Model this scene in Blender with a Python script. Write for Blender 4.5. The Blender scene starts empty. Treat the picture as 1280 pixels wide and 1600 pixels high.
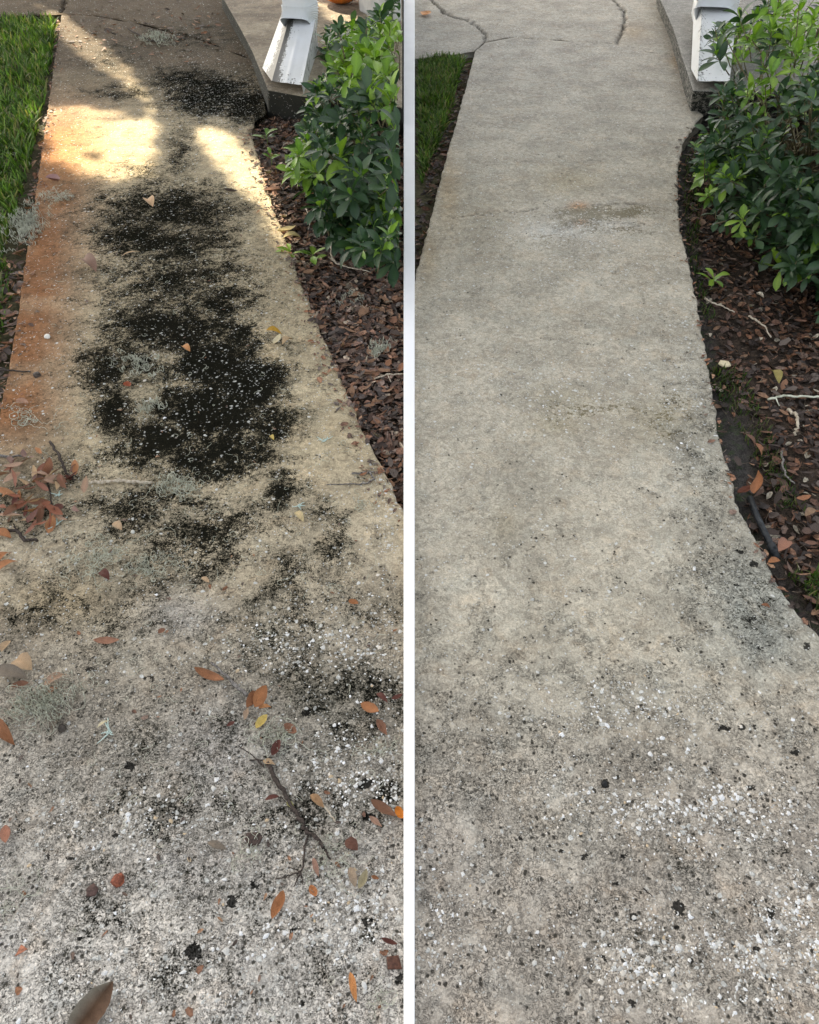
import bpy, math, random
import numpy as np
from mathutils import Matrix, Vector, Quaternion
random.seed(7); rng = np.random.default_rng(7)
S = bpy.context.scene
C = S.collection
R = math.radians
PI = math.pi

# ------------------------------------------------------------------ camera
H, PITCH, F = 1.5, R(47), 1164.0            # eye height, downward tilt, focal length in photo pixels
cp, sp = math.cos(PITCH), math.sin(PITCH)
cam_d = bpy.data.cameras.new('camera'); cam = bpy.data.objects.new('camera', cam_d); C.objects.link(cam)
cam.location = (0, 0, H); cam.rotation_euler = (PI/2-PITCH, 0, 0)
cam_d.sensor_fit = 'VERTICAL'; cam_d.sensor_height = 24; cam_d.lens = F/1600*24
cam_d.clip_start = .02; cam_d.clip_end = 400
S.camera = cam
# ------------------------------------------------------------------ sky, sun, exposure
SUN_EL, SUN_AZ = R(40), R(-38)              # azimuth from +Y towards +X
SUN = np.array([math.sin(SUN_AZ)*math.cos(SUN_EL), math.cos(SUN_AZ)*math.cos(SUN_EL), math.sin(SUN_EL)])
W = bpy.data.worlds.new('World'); S.world = W; W.use_nodes = True
nt = W.node_tree; nt.nodes.clear()
sky = nt.nodes.new('ShaderNodeTexSky'); sky.sky_type = 'NISHITA'; sky.sun_disc = False
sky.sun_elevation = SUN_EL; sky.sun_rotation = SUN_AZ; sky.dust_density = 3.0; sky.air_density = 1.0; sky.ozone_density = .6
bg = nt.nodes.new('ShaderNodeBackground'); bg.inputs[1].default_value = .13
wo = nt.nodes.new('ShaderNodeOutputWorld')
hs = nt.nodes.new('ShaderNodeHueSaturation'); hs.inputs['Saturation'].default_value = .42
nt.links.new(sky.outputs[0], hs.inputs['Color']); nt.links.new(hs.outputs[0], bg.inputs[0]); nt.links.new(bg.outputs[0], wo.inputs[0])
sl = bpy.data.lights.new('sun', 'SUN'); sl.energy = 5.0; sl.angle = R(.53); sl.color = (1, .9, .72)
so = bpy.data.objects.new('sun', sl); C.objects.link(so)
so.rotation_euler = Vector(SUN).to_track_quat('Z', 'Y').to_euler(); so.location = (-6, 8, 9)
V = S.view_settings; V.view_transform = 'Standard'; V.look = 'None'; V.gamma = 1; V.use_curve_mapping = False
V.exposure = 1.68
V.use_white_balance = True; V.white_balance_temperature = 7000; V.white_balance_tint = 9
S.cycles.max_bounces = 6

# ------------------------------------------------------------------ helpers
def P(px, py, z=0.0):
    """the point at height z that the photo shows at (px, py)"""
    v = (py-800)/F; u = (px-640)/F
    dn = sp+v*cp; fw = cp-v*sp
    t = (H-z)/dn
    return np.array([u*t, fw*t, z])
def proj(p):
    p = np.atleast_2d(p)
    d = p[:, 1]*cp+(H-p[:, 2])*sp; d = np.maximum(d, .02)
    v = (H-p[:, 2])*cp-p[:, 1]*sp
    return 640+F*p[:, 0]/d, 800+F*v/d
def inpoly(x, y, poly):
    x = np.asarray(x, float); y = np.asarray(y, float); c = np.zeros(x.shape, bool); n = len(poly); j = n-1
    for i in range(n):
        xi, yi = poly[i]; xj, yj = poly[j]
        if yi != yj:
            c ^= ((yi > y) != (yj > y)) & (x < (xj-xi)*(y-yi)/(yj-yi)+xi)
        j = i
    return c
_lat = rng.random((256, 256))
def vn(x, y, s=1.0, o=0):
    x = np.asarray(x)*s+o*17.3+900; y = np.asarray(y)*s+o*31.7+900
    xi = np.floor(x).astype(int); yi = np.floor(y).astype(int); fx = x-xi; fy = y-yi
    fx = fx*fx*(3-2*fx); fy = fy*fy*(3-2*fy)
    g = lambda a, b: _lat[a % 256, b % 256]
    return (g(xi, yi)*(1-fx)+g(xi+1, yi)*fx)*(1-fy)+(g(xi, yi+1)*(1-fx)+g(xi+1, yi+1)*fx)*fy
def fbm(x, y, s=1.0, o=0, oc=4):
    t = 0; a = .5; n = 0
    for k in range(oc): t = t+a*vn(x, y, s*2**k, o+k*3); n += a; a *= .55
    return t/n
def seg_dist(x, y, pts):
    d = np.full(np.shape(x), 1e9)
    for (ax, ay), (bx, by) in zip(pts[:-1], pts[1:]):
        L = (bx-ax)**2+(by-ay)**2+1e-12
        t = np.clip(((x-ax)*(bx-ax)+(y-ay)*(by-ay))/L, 0, 1)
        d = np.minimum(d, np.hypot(x-ax-t*(bx-ax), y-ay-t*(by-ay)))
    return d
def mesh_np(name, v, f, mat=None, smooth=False, attrs=None, col=None):
    """v (n,3); f (m,3|4) array or list of arrays"""
    fs = f if isinstance(f, list) else [f]
    fs = [np.asarray(a, np.int32) for a in fs if len(a)]
    me = bpy.data.meshes.new(name)
    nl = sum(a.size for a in fs); npoly = sum(len(a) for a in fs)
    me.vertices.add(len(v)); me.loops.add(nl); me.polygons.add(npoly)
    me.vertices.foreach_set('co', np.asarray(v, np.float32).ravel())
    me.loops.foreach_set('vertex_index', np.concatenate([a.ravel() for a in fs]))
    tot = np.concatenate([np.full(len(a), a.shape[1], np.int32) for a in fs])
    st = np.concatenate([[0], np.cumsum(tot)[:-1]]).astype(np.int32)
    me.polygons.foreach_set('loop_start', st)
    me.update(calc_edges=True); me.validate()
    if smooth: me.polygons.foreach_set('use_smooth', np.ones(len(me.polygons), bool))
    for k, a in (attrs or {}).items():
        at = me.attributes.new(k, 'FLOAT', 'POINT'); at.data.foreach_set('value', np.asarray(a, np.float32))
    if col is not None:
        at = me.attributes.new('Col', 'FLOAT_COLOR', 'POINT')
        c = np.ones((len(v), 4), np.float32); c[:, :3] = col; at.data.foreach_set('color', c.ravel())
    if mat: me.materials.append(mat)
    return me
def link(name, me, parent=None, loc=None):
    o = bpy.data.objects.new(name, me); C.objects.link(o)
    if loc is not None: o.location = loc
    if parent: o.parent = parent
    return o
def tag(o, label=None, cat=None, group=None, kind=None):
    if label: o['label'] = label
    if cat: o['category'] = cat
    if group: o['group'] = group
    if kind: o['kind'] = kind
    return o
def empty(name, loc, label, cat, group=None):
    o = bpy.data.objects.new(name, None); C.objects.link(o); o.location = loc; o.empty_display_size = .05
    return tag(o, label, cat, group)

# ---- node helper
class N:
    def __init__(s, name):
        s.m = bpy.data.materials.new(name); s.m.use_nodes = True; s.t = s.m.node_tree; s.t.nodes.clear()
        s.tc = s.t.nodes.new('ShaderNodeTexCoord').outputs['Object']
    def n(s, t, ins=None, out=0, **kw):
        x = s.t.nodes.new('ShaderNode'+t)
        for k, v in kw.items(): setattr(x, k, v)
        for k, v in (ins or {}).items(): s.put(x.inputs[k], v)
        return x.outputs[out]
    def put(s, i, v):
        if isinstance(v, bpy.types.NodeSocket): s.t.links.new(v, i)
        else: i.default_value = v
    def math(s, op, a, b=0.0, c=None):
        x = s.t.nodes.new('ShaderNodeMath'); x.operation = op; s.put(x.inputs[0], a); s.put(x.inputs[1], b)
        if c is not None: s.put(x.inputs[2], c)
        return x.outputs[0]
    def noise(s, sc, det=3, rough=.6, dist=0., vec=None, out=0):
        return s.n('TexNoise', {'Vector': vec or s.tc, 'Scale': sc, 'Detail': det, 'Roughness': rough, 'Distortion': dist}, out)
    def voro(s, sc, feat='F1', vec=None, out=0, rnd=1.):
        return s.n('TexVoronoi', {'Vector': vec or s.tc, 'Scale': sc, 'Randomness': rnd}, out, feature=feat)
    def ss(s, x, a, b, lo=0., hi=1.):
        y = s.t.nodes.new('ShaderNodeMapRange'); y.interpolation_type = 'SMOOTHSTEP'
        s.put(y.inputs[0], x); s.put(y.inputs[1], a); s.put(y.inputs[2], b); s.put(y.inputs[3], lo); s.put(y.inputs[4], hi)
        return y.outputs[0]
    def mix(s, f, a, b, bt='MIX'):
        x = s.t.nodes.new('ShaderNodeMix'); x.data_type = 'RGBA'; x.blend_type = bt; x.clamp_factor = True
        s.put(x.inputs[0], f); s.put(x.inputs[6], a if isinstance(a, bpy.types.NodeSocket) else (*a, 1)); s.put(x.inputs[7], b if isinstance(b, bpy.types.NodeSocket) else (*b, 1))
        return x.outputs[2]
    def attr(s, name, out='Fac'):
        x = s.t.nodes.new('ShaderNodeAttribute'); x.attribute_name = name; return x.outputs[out]
    def scale(s, col, f):
        x = s.t.nodes.new('ShaderNodeVectorMath'); x.operation = 'SCALE'; s.put(x.inputs[0], col); s.put(x.inputs['Scale'], f); return x.outputs[0]
    def warp(s, amt, sc):
        nz = s.noise(sc, 2, .5, out=1)
        a = s.n('VectorMath', {0: nz, 1: (.5, .5, .5)}, operation='SUBTRACT')
        return s.n('VectorMath', {0: s.scale(a, amt), 1: s.tc}, operation='ADD')
    def out(s, col, rough=.8, bump=None, dist=.002, trans=0., spec=.5, strength=1.):  # spec may be a socket
        b = s.t.nodes.new('ShaderNodeBsdfPrincipled'); s.put(b.inputs['Base Color'], col if isinstance(col, bpy.types.NodeSocket) else (*col, 1))
        s.put(b.inputs['Roughness'], rough); s.put(b.inputs['Specular IOR Level'], spec)
        nrm = None
        if bump is not None:
            x = s.t.nodes.new('ShaderNodeBump'); s.put(x.inputs['Height'], bump); x.inputs['Distance'].default_value = dist; x.inputs['Strength'].default_value = strength
            nrm = x.outputs[0]; s.put(b.inputs['Normal'], nrm)
        o = s.t.nodes.new('ShaderNodeOutputMaterial'); sh = b.outputs[0]
        if trans:
            tr = s.t.nodes.new('ShaderNodeBsdfTranslucent'); s.put(tr.inputs[0], s.mix(1., col if isinstance(col, bpy.types.NodeSocket) else s.n('RGB'), (1.6, 1.9, .7), 'MULTIPLY'))
            mx = s.t.nodes.new('ShaderNodeMixShader'); mx.inputs[0].default_value = trans
            s.t.links.new(sh, mx.inputs[1]); s.t.links.new(tr.outputs[0], mx.inputs[2]); sh = mx.outputs[0]
        s.t.links.new(sh, o.inputs[0]); return s.m

# ------------------------------------------------------------------ materials
def mat_concrete():
    s = N('weathered_concrete')
    col = s.attr('Col', 'Color'); algae = s.attr('algae'); shell = s.attr('shell'); wet = s.attr('wet'); rough_a = s.attr('worn'); blk = s.attr('spot')
    wv = s.warp(.012, 60)
    n1 = s.noise(5, 4, .6); n2 = s.noise(42, 5, .7, 1.2); n3 = s.noise(210, 4, .75); n4 = s.noise(95, 4, .8, .6)
    v = s.ss(n1, .3, .72, .84, 1.18)
    v = s.math('MULTIPLY', v, s.ss(n2, .30, .70, .72, 1.25))
    v = s.math('MULTIPLY', v, s.ss(n3, .30, .70, .74, 1.26))
    c = s.scale(col, v)
    # warm / cool mottling
    hn = s.noise(13, 4, .65, 1.)
    c = s.mix(s.ss(hn, .5, .75, 0, .34), c, s.mix(1., c, (1.14, .95, .78), 'MULTIPLY'))
    c = s.mix(s.ss(hn, .5, .25, 0, .28), c, s.mix(1., c, (.84, .97, 1.06), 'MULTIPLY'))
    # crevices left between the sand-paste islands
    ridge = s.math('ABSOLUTE', s.math('SUBTRACT', n4, .5))
    wm = s.math('ADD', s.noise(14, 5, .75), s.math('MULTIPLY', rough_a, .27))
    crev = s.math('MULTIPLY', s.ss(ridge, .026, .006), s.ss(wm, .54, .76))
    pitd = s.voro(95, vec=wv); pitr = s.n('SeparateColor', {0: s.voro(95, vec=wv, out=1)})
    pit = s.math('MULTIPLY', s.ss(pitd, .42, .22), s.ss(s.math('ADD', pitr, s.math('MULTIPLY', s.math('SUBTRACT', wm, .62), 1.5)), .80, .92))
    patch = s.math('MULTIPLY', s.ss(n2, .40, .28), s.ss(wm, .5, .8))
    dark = s.math('MAXIMUM', s.math('MAXIMUM', crev, pit), s.math('MULTIPLY', patch, .4))
    c = s.mix(s.math('MULTIPLY', dark, .92), c, (.018, .017, .013))
    # fine shell grit
    gd = s.voro(170, vec=wv); gr = s.n('SeparateColor', {0: s.voro(170, vec=wv, out=1)}, 1)
    g = s.math('MULTIPLY', s.ss(gd, .40, .26), s.ss(s.math('ADD', gr, s.math('MULTIPLY', shell, .36)), .93, .98))
    gd2 = s.voro(78, vec=wv); gr2 = s.n('SeparateColor', {0: s.voro(78, vec=wv, out=1)}, 1)
    g2 = s.math('MULTIPLY', s.ss(gd2, .40, .30), s.ss(s.math('ADD', gr2, s.math('MULTIPLY', shell, .30)), .985, 1.02))
    g = s.math('MAXIMUM', g, g2)
    # black algae crust
    na = s.noise(11, 6, .72, .6); nb = s.noise(75, 4, .8); nc = s.noise(300, 2, .7)
    m = s.math('ADD', algae, s.math('MULTIPLY', s.math('SUBTRACT', na, .5), 1.7))
    m = s.math('ADD', m, s.math('MULTIPLY', s.math('SUBTRACT', nb, .5), 1.5))
    m = s.math('ADD', m, s.math('MULTIPLY', s.math('SUBTRACT', nc, .5), .9))
    film = s.math('MULTIPLY', s.ss(m, .12, .52), s.ss(algae, .02, .2)); c = s.mix(s.math('MULTIPLY', film, .55), c, s.mix(nb, (.035, .036, .024), (.10, .095, .065)))
    am = s.ss(m, .38, .66)
    am = s.math('MULTIPLY', am, s.ss(algae, .02, .12))
    c = s.mix(s.math('MULTIPLY', am, .97), c, s.mix(s.noise(160, 3, .7), (.0015, .0022, .0016), (.007, .0075, .0055)))
    pm = s.math('MULTIPLY', s.ss(s.math('ADD', s.attr('pit'), s.math('ADD', s.math('MULTIPLY', s.math('SUBTRACT', nb, .5), 2.6), s.math('MULTIPLY', s.math('SUBTRACT', na, .5), 2.2))), .42, .55), s.ss(s.attr('pit'), .02, .1))
    c = s.mix(s.math('MULTIPLY', pm, .85), c, s.mix(nb, (.075, .062, .026), (.19, .155, .08)))
    sm = s.ss(s.math('ADD', blk, s.math('MULTIPLY', s.math('SUBTRACT', nb, .5), 2.0)), .45, .55)
    c = s.mix(s.math('MULTIPLY', sm, .93), c, (.007, .007, .006))
    c = s.mix(s.math('MULTIPLY', g, s.math('SUBTRACT', 1., s.math('MULTIPLY', am, .25))), c, (.62, .62, .58))
    hgt = s.math('ADD', s.math('MULTIPLY', n3, .55), s.math('MULTIPLY', n2, s.math('ADD', .30, s.math('MULTIPLY', rough_a, .7))))
    hgt = s.math('SUBTRACT', hgt, s.math('MULTIPLY', dark, .9)); hgt = s.math('ADD', hgt, s.math('MULTIPLY', g, .35))
    hgt = s.math('ADD', hgt, s.math('MULTIPLY', am, .25))
    ro = s.math('SUBTRACT', s.ss(n3, .3, .7, .95, .72), s.math('MULTIPLY', wet, .5))
    return s.out(c, ro, hgt, .0042, spec=s.math('ADD', s.math('MULTIPLY', s.math('SUBTRACT', 1., am), .12), s.math('MULTIPLY', wet, .3)), strength=.9)
def mat_col(name, rough=.7, trans=0., nsc=60, amt=.35, bump=.0006, spec=.25, veins=False):
    s = N(name); col = s.attr('Col', 'Color')
    n = s.noise(nsc, 4, .65); k = s.ss(n, .3, .7, 1-amt, 1+amt)
    c = s.scale(col, k)
    c = s.mix(s.attr('rib'), c, s.mix(1., c, (1.7, 1.6, 1.2) if veins else (1.35, 1.3, 1.2), 'MULTIPLY'))
    return s.out(c, rough, n, bump, trans, spec)
def mat_plain(name, a, b, sc, rough=.7, bump=.001, spec=.25):
    s = N(name); n = s.noise(sc, 5, .65)
    return s.out(s.mix(s.ss(n, .32, .68), a, b), rough, n, bump, 0., spec)
M_con = mat_concrete()
M_dead = mat_col('dead_leaf', .6, .06, 130, .5, .0014)
M_green = mat_col('shrub_leaf', .40, .20, 70, .22, .0008, .5, True)
M_grass = mat_col('grass_blade', .5, .30, 60, .25)
M_stone = mat_col('shell_stone', .55, 0, 140, .16, .0008)
M_bark = mat_plain('twig_bark', (.05, .042, .036), (.30, .28, .26), 190, .85, .002)
M_dark = mat_plain('dark_twig', (.02, .016, .013), (.085, .065, .055), 190, .85, .002)
M_root = mat_plain('dry_root', (.30, .24, .17), (.58, .52, .42), 140, .8)
M_moss = mat_plain('spanish_moss', (.38, .39, .30), (.66, .67, .55), 50, .9, spec=.1)
M_fib = mat_plain('brown_fibre', (.06, .045, .035), (.26, .21, .16), 40, .9, spec=.1)
M_lich = mat_plain('lichen', (.42, .55, .50), (.62, .72, .66), 260, .9, .002)
M_stem = mat_plain('shrub_stem', (.10, .075, .05), (.22, .20, .10), 120, .7)
M_gstem = mat_plain('green_stem', (.16, .24, .05), (.26, .34, .10), 90, .6)
M_white = mat_plain('white_board', (.90, .90, .90), (.94, .94, .94), 6, .6, .0002)
M_pipe = mat_plain('black_pipe', (.012, .014, .017), (.05, .055, .06), 60, .45)
M_pot = mat_plain('pale_planter', (.50, .50, .49), (.62, .62, .60), 14, .7)
M_lawnsoil = mat_plain('lawn_thatch', (.035, .035, .016), (.10, .085, .045), 60, 1, .004)
def mat_soil():
    s = N('garden_soil'); n = s.noise(38, 6, .75, .5); n2 = s.noise(260, 3, .7)
    c = s.mix(s.ss(n, .35, .68), (.020, .016, .013), (.085, .062, .046))
    bare = s.attr('bare')
    c = s.mix(bare, c, s.mix(s.ss(n, .3, .7), (.040, .037, .034), (.085, .08, .074)))
    c = s.mix(s.math('MULTIPLY', s.math('MULTIPLY', bare, s.ss(s.noise(22, 4, .7), .5, .62)), .7), c, (.05, .075, .03))
    c = s.scale(c, s.ss(n2, .3, .7, .6, 1.4))
    return s.out(c, .95, s.math('ADD', n, s.math('MULTIPLY', n2, .4)), .008, spec=.1)
M_soil = mat_soil()
def mat_vinyl():
    s = N('white_vinyl'); g = s.attr('grime'); n = s.noise(50, 5, .75); n2 = s.noise(8, 3, .6)
    streak = s.noise(1, 4, .7, vec=s.n('Mapping', {'Vector': s.tc, 'Scale': (90., 14., 14.)}))
    m = s.ss(s.math('ADD', g, s.math('MULTIPLY', s.math('SUBTRACT', s.math('ADD', n, streak), 1.), 1.5)), .40, .60)
    c = s.mix(s.ss(n2, .35, .7, 0, .25), (.74, .76, .78), (.55, .55, .50))
    c = s.mix(s.math('MULTIPLY', g, .35), c, (.34, .36, .20))
    c = s.mix(s.math('MULTIPLY', m, .92), c, (.022, .02, .015))
    return s.out(c, .42, n2, .0006)
M_vinyl = mat_vinyl()
def mat_pumpkin():
    s = N('pumpkin_skin'); n = s.noise(30, 4, .6); c = s.mix(s.ss(n, .3, .7), (.62, .15, .015), (.85, .26, .03)); return s.out(c, .45, n, .002)
M_pump = mat_pumpkin()

# ------------------------------------------------------------------ ground
def sheet(name, x0, x1, y0, y1, nx, ny, z, mat, kind='structure', zf=None, keep=None, attrs=None):
    X, Y = np.meshgrid(np.linspace(x0, x1, nx), np.linspace(y0, y1, ny))
    Z = np.full(X.shape, z) if zf is None else zf(X, Y)
    v = np.stack([X, Y, Z], -1).reshape(-1, 3); i = np.arange(nx*ny).reshape(ny, nx)
    f = np.stack([i[:-1, :-1], i[:-1, 1:], i[1:, 1:], i[1:, :-1]], -1).reshape(-1, 4)
    if keep is not None:
        cx = v[f].mean(1); f = f[keep(cx[:, 0], cx[:, 1])]
    at = {k: a(X, Y).ravel() for k, a in (attrs or {}).items()}
    o = link(name, mesh_np(name, v, f, mat, True, at)); o['kind'] = kind; return o
sheet('ground', -200, 200, -200, 200, 3, 3, -.16, M_lawnsoil)

def Y_of(py): return P(640, py)[1]
# edges of the two walkways, as world points X(Y)
def edge(pts, z=0.):
    w = np.array([P(a, b, z) for a, b in pts]); w = w[np.argsort(w[:, 1])]
    def fn(y):
        y = np.asarray(y, float); r = np.interp(y, w[:, 1], w[:, 0])
        lo = w[0]+(w[1]-w[0])*0
        s0 = (w[1, 0]-w[0, 0])/(w[1, 1]-w[0, 1]); s1 = (w[-1, 0]-w[-2, 0])/(w[-1, 1]-w[-2, 1])
        r = np.where(y < w[0, 1], w[0, 0]+(y-w[0, 1])*s0, r); r = np.where(y > w[-1, 1], w[-1, 0]+(y-w[-1, 1])*s1, r); return r
    return fn
LE_L = edge([(95, 28), (77, 150), (61, 265), (46, 360), (33, 450), (16, 560), (-2, 655)])
RE_L_ = edge([(398, 100), (412, 150), (416, 176), (400, 190), (392, 205), (402, 240), (418, 298), (444, 370), (468, 437), (490, 490), (511, 540), (536, 600), (562, 660), (590, 716), (617, 770), (640, 818)])
RE_L = lambda y: np.minimum(np.where(np.asarray(y) < Y_of(818), 0.0, RE_L_(y)), 0.0)
LE_R_ = edge([(742, 82), (727, 140), (706, 215), (683, 300), (655, 408), (640, 470)])
LE_R = lambda y: np.maximum(np.where(np.asarray(y) < Y_of(470), 0.0, LE_R_(y)), 0.0)
RE_R = edge([(1076, 100), (1085, 150), (1087, 172), (1100, 180), (1088, 194), (1068, 222), (1060, 262), (1059, 310), (1064, 360), (1076, 410), (1089, 470), (1099, 525), (1106, 570), (1117, 630), (1126, 690), (1141, 740), (1156, 800), (1185, 850), (1209, 900), (1240, 950), (1280, 990)])

def blobs(px, py, L):
    r = np.zeros(np.shape(px))
    for (cx, cy, rx, ry, a) in L:
        d = ((px-cx)/rx)**2+((py-cy)/ry)**2
        r = np.maximum(r, a*np.exp(-d**1.3*.9))
    return r
def sumb(px, py, L):
    r = np.zeros(np.shape(px))
    for (cx, cy, rx, ry, a) in L: r = r+a*np.exp(-(((px-cx)/rx)**2+((py-cy)/ry)**2))
    return r
def mixc(c, m, k): m = np.clip(m, 0, 1)[..., None]; return c*(1-m)+np.array(k)*m
ALG_SHADE_L = [(260, 445, 120, 36, .66), (330, 470, 90, 40, .70), (265, 385, 120, 40, .72), (300, 700, 110, 60, .74), (280, 460, 150, 50, .60), (270, 420, 150, 60, .58), (250, 340, 150, 70, .60), (300, 600, 190, 150, .50), (280, 820, 220, 100, .42), (265, 325, 125, 42, .78), (225, 372, 95, 36, .80), (330, 365, 60, 60, .62), (330, 425, 75, 42, .62), (180, 425, 50, 30, .45), (270, 515, 130, 45, .85), (230, 500, 85, 34, .78), (355, 540, 70, 55, .85), (160, 580, 45, 55, .8), (200, 560, 60, 40, .66),
         (385, 600, 70, 50, 1.0), (330, 570, 70, 45, 1.0), (330, 640, 110, 55, .92), (180, 645, 50, 45, .75), (250, 690, 95, 50, .84), (360, 700, 80, 40, .86), (425, 665, 45, 40, .8), (330, 740, 75, 22, .78), (445, 765, 36, 24, .78), (435, 742, 30, 12, .7), (430, 790, 30, 12, .62),
         (230, 800, 130, 55, .56), (340, 830, 90, 60, .60), (270, 870, 110, 45, .54), (520, 850, 34, 55, .55), (455, 910, 90, 60, .46), (500, 800, 30, 30, .4),
         (330, 150, 85, 42, .85), (385, 165, 50, 35, .85), (290, 125, 70, 25, .7), (190, 145, 70, 18, .5), (300, 60, 90, 30, .42), (180, 90, 60, 30, .38), (280, 240, 30, 60, .5), (230, 270, 60, 20, .45), (420, 1000, 110, 60, .40), (150, 940, 150, 90, .36), (60, 960, 60, 30, .45),  # blobs by the step and crossing: algae plus shade painted in as black
         (500, 1080, 80, 45, .50), (590, 1080, 50, 50, .48), (560, 1130, 70, 50, .42), (610, 1100, 30, 40, .5), (480, 1060, 90, 60, .42), (560, 1250, 70, 50, .40), (330, 1260, 300, 180, .30), (300, 1480, 400, 200, .27), (590, 960, 60, 30, .4), (480, 1270, 30, 60, .5), (600, 1240, 40, 30, .5), (100, 740, 60, 40, .42), (45, 800, 60, 50, .42)]
SPOT_L = [(302, 1487, 16, 15, 1), (204, 1197, 12, 8, .9), (180, 1304, 7, 7, .9), (362, 1408, 11, 10, .9), (110, 1342, 7, 5, .8), (76, 1338, 5, 5, .8), (572, 1224, 15, 10, .9), (478, 1112, 9, 8, .9), (125, 1463, 6, 5, .9), (398, 1385, 12, 12, .7), (576, 1276, 14, 10, .8), (573, 1442, 12, 9, .8), (145, 1045, 14, 10, .6), (233, 1060, 14, 8, .6), (188, 1440, 6, 14, .6), (460, 1455, 14, 7, .6), (470, 1568, 8, 8, .7), (625, 1530, 7, 10, .9), (280, 1125, 8, 8, .6)]
SPOT_R = [(945, 1225, 8, 7, 1), (1060, 1418, 11, 13, .95), (991, 1432, 8, 8, .9), (963, 1380, 8, 6, .6), (1132, 1138, 12, 6, .9), (1160, 1136, 7, 6, .9), (1179, 1136, 5, 5, .8), (1244, 1174, 8, 6, .85), (1175, 1231, 8, 8, .75), (1116, 1205, 6, 6, .7), (973, 1338, 9, 7, .7), (1205, 1425, 8, 16, .65), (1182, 1485, 10, 7, .7), (813, 1309, 6, 5, .8), (807, 1373, 4, 4, .7), (877, 1330, 5, 5, .9), (913, 1338, 6, 6, .9), (1085, 1500, 18, 7, .55), (943, 1500, 14, 12, .6), (1055, 1450, 12, 10, .5), (1275, 1140, 6, 8, .6), (920, 1520, 8, 6, .6), (990, 1568, 16, 8, .6), (1178, 881, 9, 6, .9), (1156, 862, 8, 4, .8), (1152, 915, 7, 4, .7), (1176, 967, 9, 5, .8), (1185, 1010, 8, 6, .7), (1195, 960, 5, 3, .7), (1260, 1010, 10, 9, .7), (645, 1560, 10, 8, .6), (810, 1490, 8, 5, .6)]
def surf_left(px, py):
    n = px.shape; c = np.ones(n+(3,))*np.array([.39, .35, .29])
    c = mixc(c, np.clip((1150-py)/450, 0, 1)*.85, (.45, .37, .235))
    c = mixc(c, np.clip((py-1150)/350, 0, 1)*.95, (.63, .59, .53))
    c = mixc(c, np.clip((190-py)/90, 0, 1)*.92, (.085, .06, .038))  # far end: brown stain plus shade painted into the tint
    le = np.interp(py, [0, 30, 640, 800], [98, 94, 0, -20])
    rust = np.exp(-np.maximum(px-le-30, 0)**2/70**2)*np.clip((py-120)/90, 0, 1)*np.clip((745-py)/90, 0, 1)
    X_, Y_ = px/60., py/40.; c = mixc(c, rust*np.clip(.45+1.1*fbm(X_, Y_, 1.2, 51, 4), 0, 1), (.25, .115, .05))
    c = mixc(c, sumb(px, py, [(95, 235, 45, 45, .6)]), (.40, .16, .05))
    c = mixc(c, sumb(px, py, [(165, 240, 70, 40, .5), (320, 900, 200, 60, .12), (90, 940, 90, 40, .4)]), (.46, .33, .16))
    c = mixc(c, sumb(px, py, [(340, 1180, 70, 90, .5), (280, 960, 60, 40, .5), (300, 1350, 80, 40, .4)]), (.43, .41, .39))
    c = mixc(c, sumb(px, py, [(30, 980, 60, 30, .5), (20, 760, 70, 50, .5)]), (.17, .13, .09))
    c = mixc(c, sumb(px, py, [(500, 1090, 110, 60, .30), (560, 1180, 90, 70, .15)]), (.17, .17, .14))
    shell = np.clip(.12+sumb(px, py, [(520, 1000, 130, 50, .75), (580, 1200, 80, 70, .8), (560, 1420, 110, 70, .7), (230, 1290, 160, 50, .45), (605, 790, 22, 110, .7), (300, 1520, 400, 80, .15), (330, 590, 120, 90, .25), (330, 160, 80, 50, .4)]), 0, 1)
    worn = np.clip((py-780)/350, 0, 1)*.62+.12; worn = np.where(px > 520, worn*1.1, worn)
    return c, blobs(px, py, ALG_SHADE_L)*1.05, shell, np.zeros(n), worn, blobs(px, py, SPOT_L)
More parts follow.
